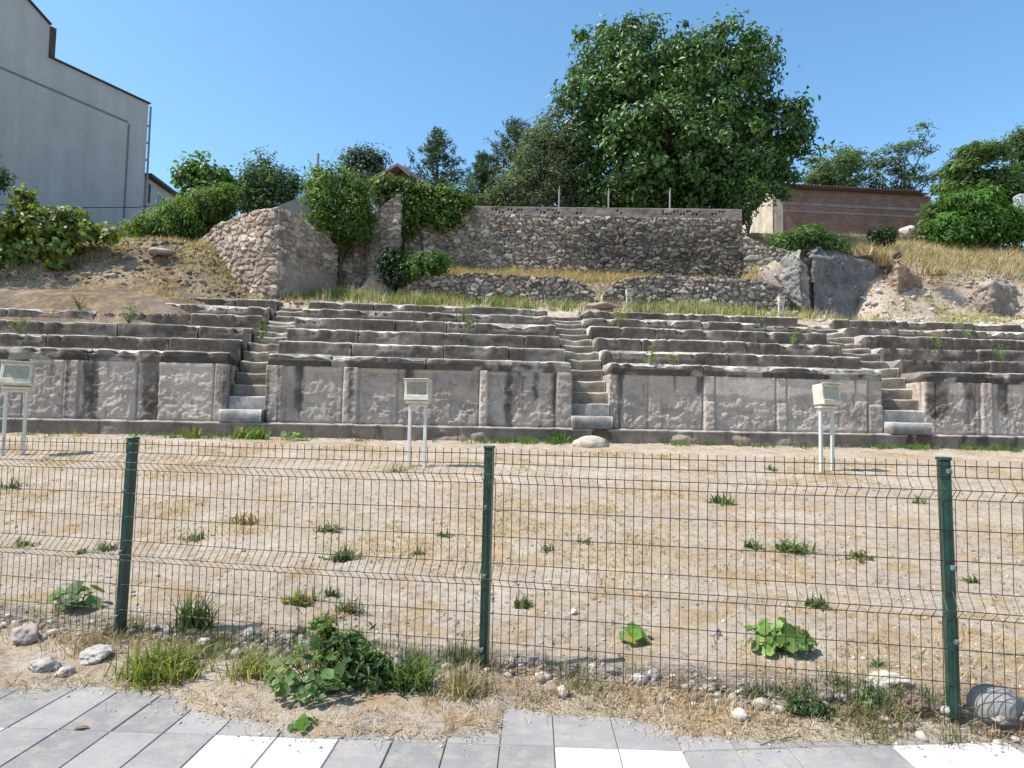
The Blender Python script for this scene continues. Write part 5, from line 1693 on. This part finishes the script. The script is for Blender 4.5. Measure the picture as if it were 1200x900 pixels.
# ------------------------------------------------------------------ buildings
def build_buildings():
    plaster, pnt, pb, po = new_mat('pale_grey_plaster')
    pv = obj_vec(pnt)
    pc = ramp(pnt, noise_node(pnt, pv, .5, 6, .65), [(.3, (.36, .36, .357)), (.7, (.435, .435, .43))])
    pc = mixc(pnt, 1.0, pc, ramp(pnt, noise_node(pnt, obj_vec(pnt, (1.5, 1.5, .12)), 1.2, 5, .6), [(.4, (1, 1, 1)), (.7, (.86, .86, .85))]), 'MULTIPLY')
    pc = mixc(pnt, 1.0, pc, ramp(pnt, noise_node(pnt, pv, 18, 4, .6), [(.3, .93), (.7, 1.07)]), 'MULTIPLY')
    L(pnt, pc, pb.inputs['Base Color']); pb.inputs['Roughness'].default_value = .95
    L(pnt, bump(pnt, noise_node(pnt, pv, 10, 5, .6), .3, .02), pb.inputs['Normal'])
    dark = simple('dark_flashing', (.045, .04, .042), .7, .2, 4)
    groove = simple('groove_line', (.16, .165, .17), .9, .1, 4)
    brown = simple('brown_eave', (.08, .05, .04), .8, .3, 5)
    glass = simple('window_glass', (.05, .07, .10), .15, .2, 3, .5)
    white = simple('white_frame', (.62, .62, .60), .6, .08, 5)
    # --- grey apartment gable at the left
    cor = P(171, 180, 34)[:2]; dr = np.array([-.5, -1.0]); dr /= np.linalg.norm(dr); nr = np.array([-dr[1], dr[0]])    # nr: towards the right front
    if nr[0] < 0:
        nr = -nr
    zc = Hw(178, 122, 34)
    root = empty('apartment_building', (cor[0], cor[1], 6.5), 0, 'tall windowless grey apartment gable with a stepped roofline at the left', 'building')
    rl = np.array(root.location)

    def w3(s, z, o=0.0):
        return np.array([cor[0] + dr[0] * s + nr[0] * o, cor[1] + dr[1] * s + nr[1] * o, z]) - rl
    sA = 4.87                                             # roof step, metres along the wall
    zA, zB, slope = zc, Hw(57, 30, 29.64), .62
    out = [(0, 5.5), (0, zc), (sA, zA), (sA, zB), (10.5, zB + slope * 5.6), (16.1, zB), (16.1, zA), (21, zA), (21, 5.5)]
    dep = -9.0
    vs = [w3(s, z) for s, z in out] + [w3(s, z, dep) for s, z in out]
    n = len(out)
    fs = [list(range(n)), list(range(n, 2 * n))[::-1]] + [[k, (k + 1) % n, n + (k + 1) % n, n + k] for k in range(n)]
    mb = MB(); mb.add(vs, fs); mb.build('wall', plaster, root)

    def strip(name, a, b, wid, o, mat, par, thick=.03):
        """thin trim between wall points a and b (s,z)"""
        p, q = w3(a[0], a[1], o), w3(b[0], b[1], o)
        t = q - p; ln = np.linalg.norm(t); t /= ln
        n3 = np.array([nr[0], nr[1], 0]); m = np.cross(t, n3)
        rot = np.stack([t, n3, m], 1)
        k = MB(); k.box((p + q) / 2, (ln, thick, wid), rot); return k.build(name, mat, par)
    rf = strip('roof_edge', (-.05, zc + .03), (sA - .04, zA + .03), .06, -.05, dark, root, .35)
    strip('roof_edge', (sA, zB + .03), (10.5, zB + slope * 5.6 + .03), .06, -.05, dark, root, .35)
    mbx = MB(); p = w3(sA - .12, (zA + zB) / 2, -.4); mbx.box(p, (.25, .9, zB - zA - .05), np.stack([[*dr, 0], [*nr, 0], [0, 0, 1]], 1)); mbx.build('eave_end', brown, root)
    zg = Hw(155, 143, 33.05)
    strip('groove', (1.05, zg), (21, zg), .09, .01, groove, root, .02)
    strip('groove', (.98, 7), (.98, zg - .06), .09, .01, groove, root, .02)
    # balcony bits on the far corner
    for z0, z1 in ((Hw(176, 166, 34), Hw(176, 146, 34)), (Hw(172, 208, 34), Hw(172, 186, 34))):
        k = MB()
        for o in (-.05, -.45, -.85):
            k.tube([w3(-.16, z0, o), w3(-.16, z1, o)], .03, 5)
        for z in (z0, z1):
            k.tube([w3(-.16, z, .0), w3(-.16, z, -.9)], .025, 5); k.tube([w3(0, z, -.05), w3(-.16, z, -.05)], .025, 5)
        k.build('balcony_rail', M['galv'], root)
    k = MB(); k.tube([w3(-.12, zc - .1, .02), w3(-.12, 8, .02)], .05, 6); k.build('drainpipe', M['galv'], root)
    # --- low annex with a window behind the corner
    y0, y1 = 35.0, 40.5
    A = [P(166, 300, y0)[:2], P(213, 300, y1)[:2]]
    z0, z1 = Hw(168, 207, y0), Hw(213, 239, y1)
    r2 = empty('annex_house', (*A[0], 6.5), 0, 'low pale annex with a dark sloping eave and one window behind the grey gable', 'building')
    rl2 = np.array(r2.location)
    dd = np.array([A[1][0] - A[0][0], A[1][1] - A[0][1]]); L2 = np.linalg.norm(dd); dd /= L2; n2 = np.array([dd[1], -dd[0]])

    def a3(s, z, o=0):
        return np.array([A[0][0] + dd[0] * s + n2[0] * o, A[0][1] + dd[1] * s + n2[1] * o, z]) - rl2
    mb = MB()
    o_ = [(0, 6), (0, z0), (L2, z0 * .0 + z1), (L2, 6)]
    vs = [a3(s, z) for s, z in o_] + [a3(s, z, -4) for s, z in o_]
    mb.add(vs, [(0, 1, 2, 3), (7, 6, 5, 4)] + [[k, (k + 1) % 4, 4 + (k + 1) % 4, 4 + k] for k in range(4)])
    mb.build('wall', simple('annex_plaster', (.34, .355, .37), .9, .1, 2), r2)
    rot2 = np.stack([[*dd, 0], [*n2, 0], [0, 0, 1]], 1)
    t = a3(L2 + .1, z1 + .06, .1) - a3(-.1, z0 + .06, .1); t /= np.linalg.norm(t); n3 = np.array([*n2, 0]); m_ = np.cross(t, n3)
    mb = MB(); mb.box((a3(0, z0 + .08, .05) + a3(L2, z1 + .08, .05)) / 2, (np.linalg.norm(a3(L2, z1) - a3(0, z0)) + .3, .6, .14), np.stack([t, n3, m_], 1)); mb.build('eave', dark, r2)
    sw = L2 * .42
    zw = Hw(188, 243, 37.5)
    mb = MB(); mb.box(a3(sw, zw, .02), (1.9, .06, 1.05), rot2); wn = mb.build('window', white, r2)
    mb = MB()
    for q in (-.46, .46):
        mb.box(a3(sw + q, zw, .055), (.82, .03, .9), rot2)
    mb.build('pane', glass, wn)
    mb = MB(); mb.box(a3(.5, zw + .1, .02), (.18, .05, 1.0), rot2); mb.build('vent_slot', dark, r2)
    # cable in front of the gable
    pts = [P(-60, 235, 26), P(0, 240, 26.5), P(80, 243.5, 27.5), P(160, 243, 29), P(330, 228, 33)]
    mb = MB(); mb.tube(pts, .018, 5, cap=False)
    o = mb.build('overhead_cable', dark, loc=tuple(pts[0])); tag(o, 'thin dark cable strung across the grey gable wall', 'cable')
    # --- long brick building at the right
    def brick_mat():
        m, nt, b, outp = new_mat('old_brick')
        v = obj_vec(nt)
        mp = N(nt, 'ShaderNodeMapping'); mp.inputs['Rotation'].default_value = (R(90), 0, 0); L(nt, v, mp.inputs['Vector'])
        br = N(nt, 'ShaderNodeTexBrick'); L(nt, mp.outputs['Vector'], br.inputs['Vector'])
        br.inputs['Color1'].default_value = (.25, .118, .085, 1); br.inputs['Color2'].default_value = (.165, .085, .062, 1); br.inputs['Mortar'].default_value = (.27, .21, .175, 1)
        br.inputs['Scale'].default_value = 1; br.inputs['Brick Width'].default_value = .24; br.inputs['Row Height'].default_value = .085; br.inputs['Mortar Size'].default_value = .012
        nn = noise_node(nt, v, .9, 5, .65)
        c = mixc(nt, 1.0, br.outputs['Color'], ramp(nt, nn, [(.3, (.62, .64, .66)), (.7, (1.3, 1.25, 1.2))]), 'MULTIPLY')
        L(nt, c, b.inputs['Base Color']); b.inputs['Roughness'].default_value = .95
        L(nt, bump(nt, br.outputs['Fac'], -.4, .02), b.inputs['Normal'])
        return m
    bm_ = brick_mat()
    yb = 40.0
    p0 = P(906, 280, yb); p1 = P(1092, 280, yb + .9)
    r3 = empty('brick_building', (p0[0], p0[1], 12), math.atan2(p1[1] - p0[1], p1[0] - p0[0]), 'long low brick building with concrete bands and a tiled eave on the right hill', 'building')
    Lb = math.hypot(p1[0] - p0[0], p1[1] - p0[1])
    zt = Hw(930, 221, yb) - 12; zb = -1.2
    mb = MB(); mb.box((Lb / 2, 3.0, (zt + zb) / 2), (Lb, 6.0, zt - zb)); mb.build('wall', bm_, r3)
    mb = MB(); mb.box((-.012, 3.0, (zt + zb) / 2), (.02, 5.98, zt - zb - .02)); mb.build('end_wall', simple('cream_render', (.42, .365, .28), .9, .3, 1.5), r3)
    conc = simple('concrete_band', (.26, .225, .20), .9, .25, 2)
    for py, h in ((239, .17), (247.5, .10)):
        mb = MB(); mb.box((Lb / 2, -.015, Hw(990, py, yb) - 12), (Lb - .03, .03, h)); mb.build('concrete_band', conc, r3)
    mb = MB(); mb.box((Lb / 2 - .2, 3.0, zt + .06), (Lb - .2, 6.5, .12), bev=.02)
    k = 0
    x = .1
    while x < Lb - .9:
        mb.tube([(x, -.33, zt + .15), (x, 3.0, zt + .55)], .09, 6); x += .2
    mb.build('roof', brown, r3)
    mb = MB(); mb.box((.35, -.02, (zt + zb) / 2), (.5, .04, zt - zb - .3)); mb.build('cream_pier', simple('cream_pier_paint', (.42, .36, .28), .9, .3, 2), r3)
    # --- small brown-roofed house behind the ivy
    yh = 30.0
    c = P(462, 240, yh); rz = R(-25)
    r4 = empty('small_house', (c[0], c[1], 8.8), rz, 'small house with a brown gabled roof half hidden behind the ivy', 'house')
    zr = Hw(474, 203, yh) - 8.8; ze = Hw(486, 216, yh) - 8.8
    mb = MB(); hw = .95
    o_ = [(-hw, -.5), (-hw, ze), (.6, zr - .1), (hw, ze), (hw, -.5)]
    vs = [(x, -.2, z) for x, z in o_] + [(x, 3.5, z) for x, z in o_]
    mb.add(vs, [(0, 1, 2, 3, 4), (9, 8, 7, 6, 5)] + [[k, (k + 1) % 5, 5 + (k + 1) % 5, 5 + k] for k in range(5)])
    mb.build('wall', simple('house_wall', (.11, .065, .05), .9, .2, 3), r4)
    mb = MB()
    for x0, x1 in ((-hw - .3, .6), (.6, hw + .3)):
        za = zr if x0 == .6 else ze - .1; zb2 = ze - .1 if x0 == .6 else zr
        vs = [(x0, -.7, za), (x1, -.7, zb2), (x1, 3.7, zb2), (x0, 3.7, za)]
        vs += [(x, y, z + .12) for x, y, z in vs]
        mb.add(vs, [(0, 1, 2, 3), (4, 5, 6, 7), (0, 1, 5, 4), (1, 2, 6, 5), (2, 3, 7, 6), (3, 0, 4, 7)])
    mb.build('roof', simple('brown_roof', (.10, .075, .065), .8, .25, 4), r4)
    # sheet in the opening left of the pillar
    q = P(439, 236, 25.8)
    mb = MB(); mb.box((0, 0, .35), (.55, .04, .75)); fr = mb
    o = fr.build('shutter_panel', simple('pale_blue_sheet', (.42, .50, .62), .5, .2, 4), loc=(0, 0, 0)); o.location = tuple(q - np.array([0, 0, .35]))
    tag(o, 'pale blue white panel standing beside the stone pillar', 'panel')
    # chimney pole
    q = P(372, 200, 30)
    mb = MB(); mb.tube([(0, 0, -2), (0, 0, P(372, 180, 30)[2] - q[2])], .06, 8); o = mb.build('metal_pole', M['galv']); o.location = tuple(q); tag(o, 'plain grey pole sticking up behind the round green bush', 'pole')
    # posts on the retaining wall
    for px, y0, lab in ((655, 222, 'thin metal post on the retaining wall below the grey-green tree'), (713, 224, 'thin metal post on the retaining wall under the left side of the huge tree'), (785, 224, 'thin metal post on the retaining wall nearest the huge trunk')):
        q = P(px, 246, 26.2); t = P(px, y0, 26.2)
        mb = MB(); mb.tube([(0, 0, -.2), (0, 0, t[2] - q[2])], .035, 6)
        mb.tube([(0, 0, t[2] - q[2]), (.02, -.02, t[2] - q[2] + .12)], .02, 6)
        o = mb.build('metal_post', M['galv']); o.location = tuple(q); tag(o, lab, 'post', 'thin posts on the retaining wall')
    # grey sheet at the right edge
    q = P(1202, 265, 33)
    mb = MB(); mb.box((0, 0, .7), (.9, .5, 1.7), bev=.05); o = mb.build('metal_cabinet', simple('grey_sheet', (.36, .38, .38), .6, .15, 3)); o.location = tuple(q); tag(o, 'pale grey metal cabinet among the bushes at the right edge', 'cabinet')


build_buildings()

# twig and leaf on the paving
for px, py, ln, an, lab in ((918, 868, .26, .5, 'thin crooked dark twig lying on the grey paving'),):
    p = Pz(px, py, 0.006); mb = MB()
    mb.tube([(-ln / 2, -.05, 0), (-ln / 5, -.01, .004), (ln / 8, .02, .006), (ln / 2, .05, .004)], [.002, .003, .003, .001], 5)
    o = mb.build('twig', M['bark']); o.location = tuple(p); tag(o, lab, 'twig')
p = Pz(96, 853, .004); mb = MB()
mb.add([(-.035, -.012, .002), (0, -.02, .006), (.04, .0, .003), (.01, .016, .008), (-.02, .012, .004)], [(0, 1, 2, 3, 4)])
o = mb.build('dead_leaf', simple('dead_leaf_brown', (.16, .10, .05), .8, .3, 20)); o.location = tuple(p); tag(o, 'small crumpled brown leaf on the grey paving at the left', 'leaf')

# ------------------------------------------------------------------ camera, light, world
cam = bpy.data.cameras.new('camera'); co = bpy.data.objects.new('camera', cam); COL.objects.link(co)
cam.sensor_width = 36; cam.sensor_fit = 'HORIZONTAL'; cam.lens = F / 1200 * 36
cam.clip_start = .05; cam.clip_end = 5000
mw = Matrix.Identity(4)
for r in range(3):
    mw[r][0] = RIGHT[r]; mw[r][1] = UP[r]; mw[r][2] = -FWD[r]; mw[r][3] = CAM[r]
co.matrix_world = mw
sc.camera = co

SUN = Vector((-.53, -.135, .83)).normalized()
sl = bpy.data.lights.new('sun', 'SUN'); sl.energy = 4.2; sl.angle = R(.53); sl.color = (1.0, .955, .88)
so = bpy.data.objects.new('sun', sl); COL.objects.link(so)
so.rotation_euler = SUN.to_track_quat('Z', 'Y').to_euler(); so.location = (-20, -5, 40)

w = bpy.data.worlds.new('World'); sc.world = w; w.use_nodes = True
nt = w.node_tree
for n in list(nt.nodes):
    nt.nodes.remove(n)
sky = nt.nodes.new('ShaderNodeTexSky'); sky.sky_type = 'NISHITA'; sky.sun_disc = False
sky.sun_elevation = math.asin(SUN.z); sky.sun_rotation = math.atan2(SUN.x, SUN.y)
sky.altitude = 900; sky.air_density = 1.0; sky.dust_density = 1.7; sky.ozone_density = 1.8
bg = nt.nodes.new('ShaderNodeBackground'); bg.inputs['Strength'].default_value = .15
ow = nt.nodes.new('ShaderNodeOutputWorld')
hsv = nt.nodes.new('ShaderNodeHueSaturation'); hsv.inputs['Saturation'].default_value = 1.14; hsv.inputs['Hue'].default_value = .488
nt.links.new(sky.outputs[0], hsv.inputs['Color']); nt.links.new(hsv.outputs[0], bg.inputs[0]); nt.links.new(bg.outputs[0], ow.inputs[0])

sc.view_settings.view_transform = 'Standard'; sc.view_settings.look = 'None'; sc.view_settings.exposure = 0.85; sc.view_settings.gamma = 1
sc.view_settings.use_curve_mapping = False
sc.render.engine = 'CYCLES'
sc.cycles.use_denoising = True
sc.cycles.max_bounces = 6
sc.cycles.transparent_max_bounces = 8
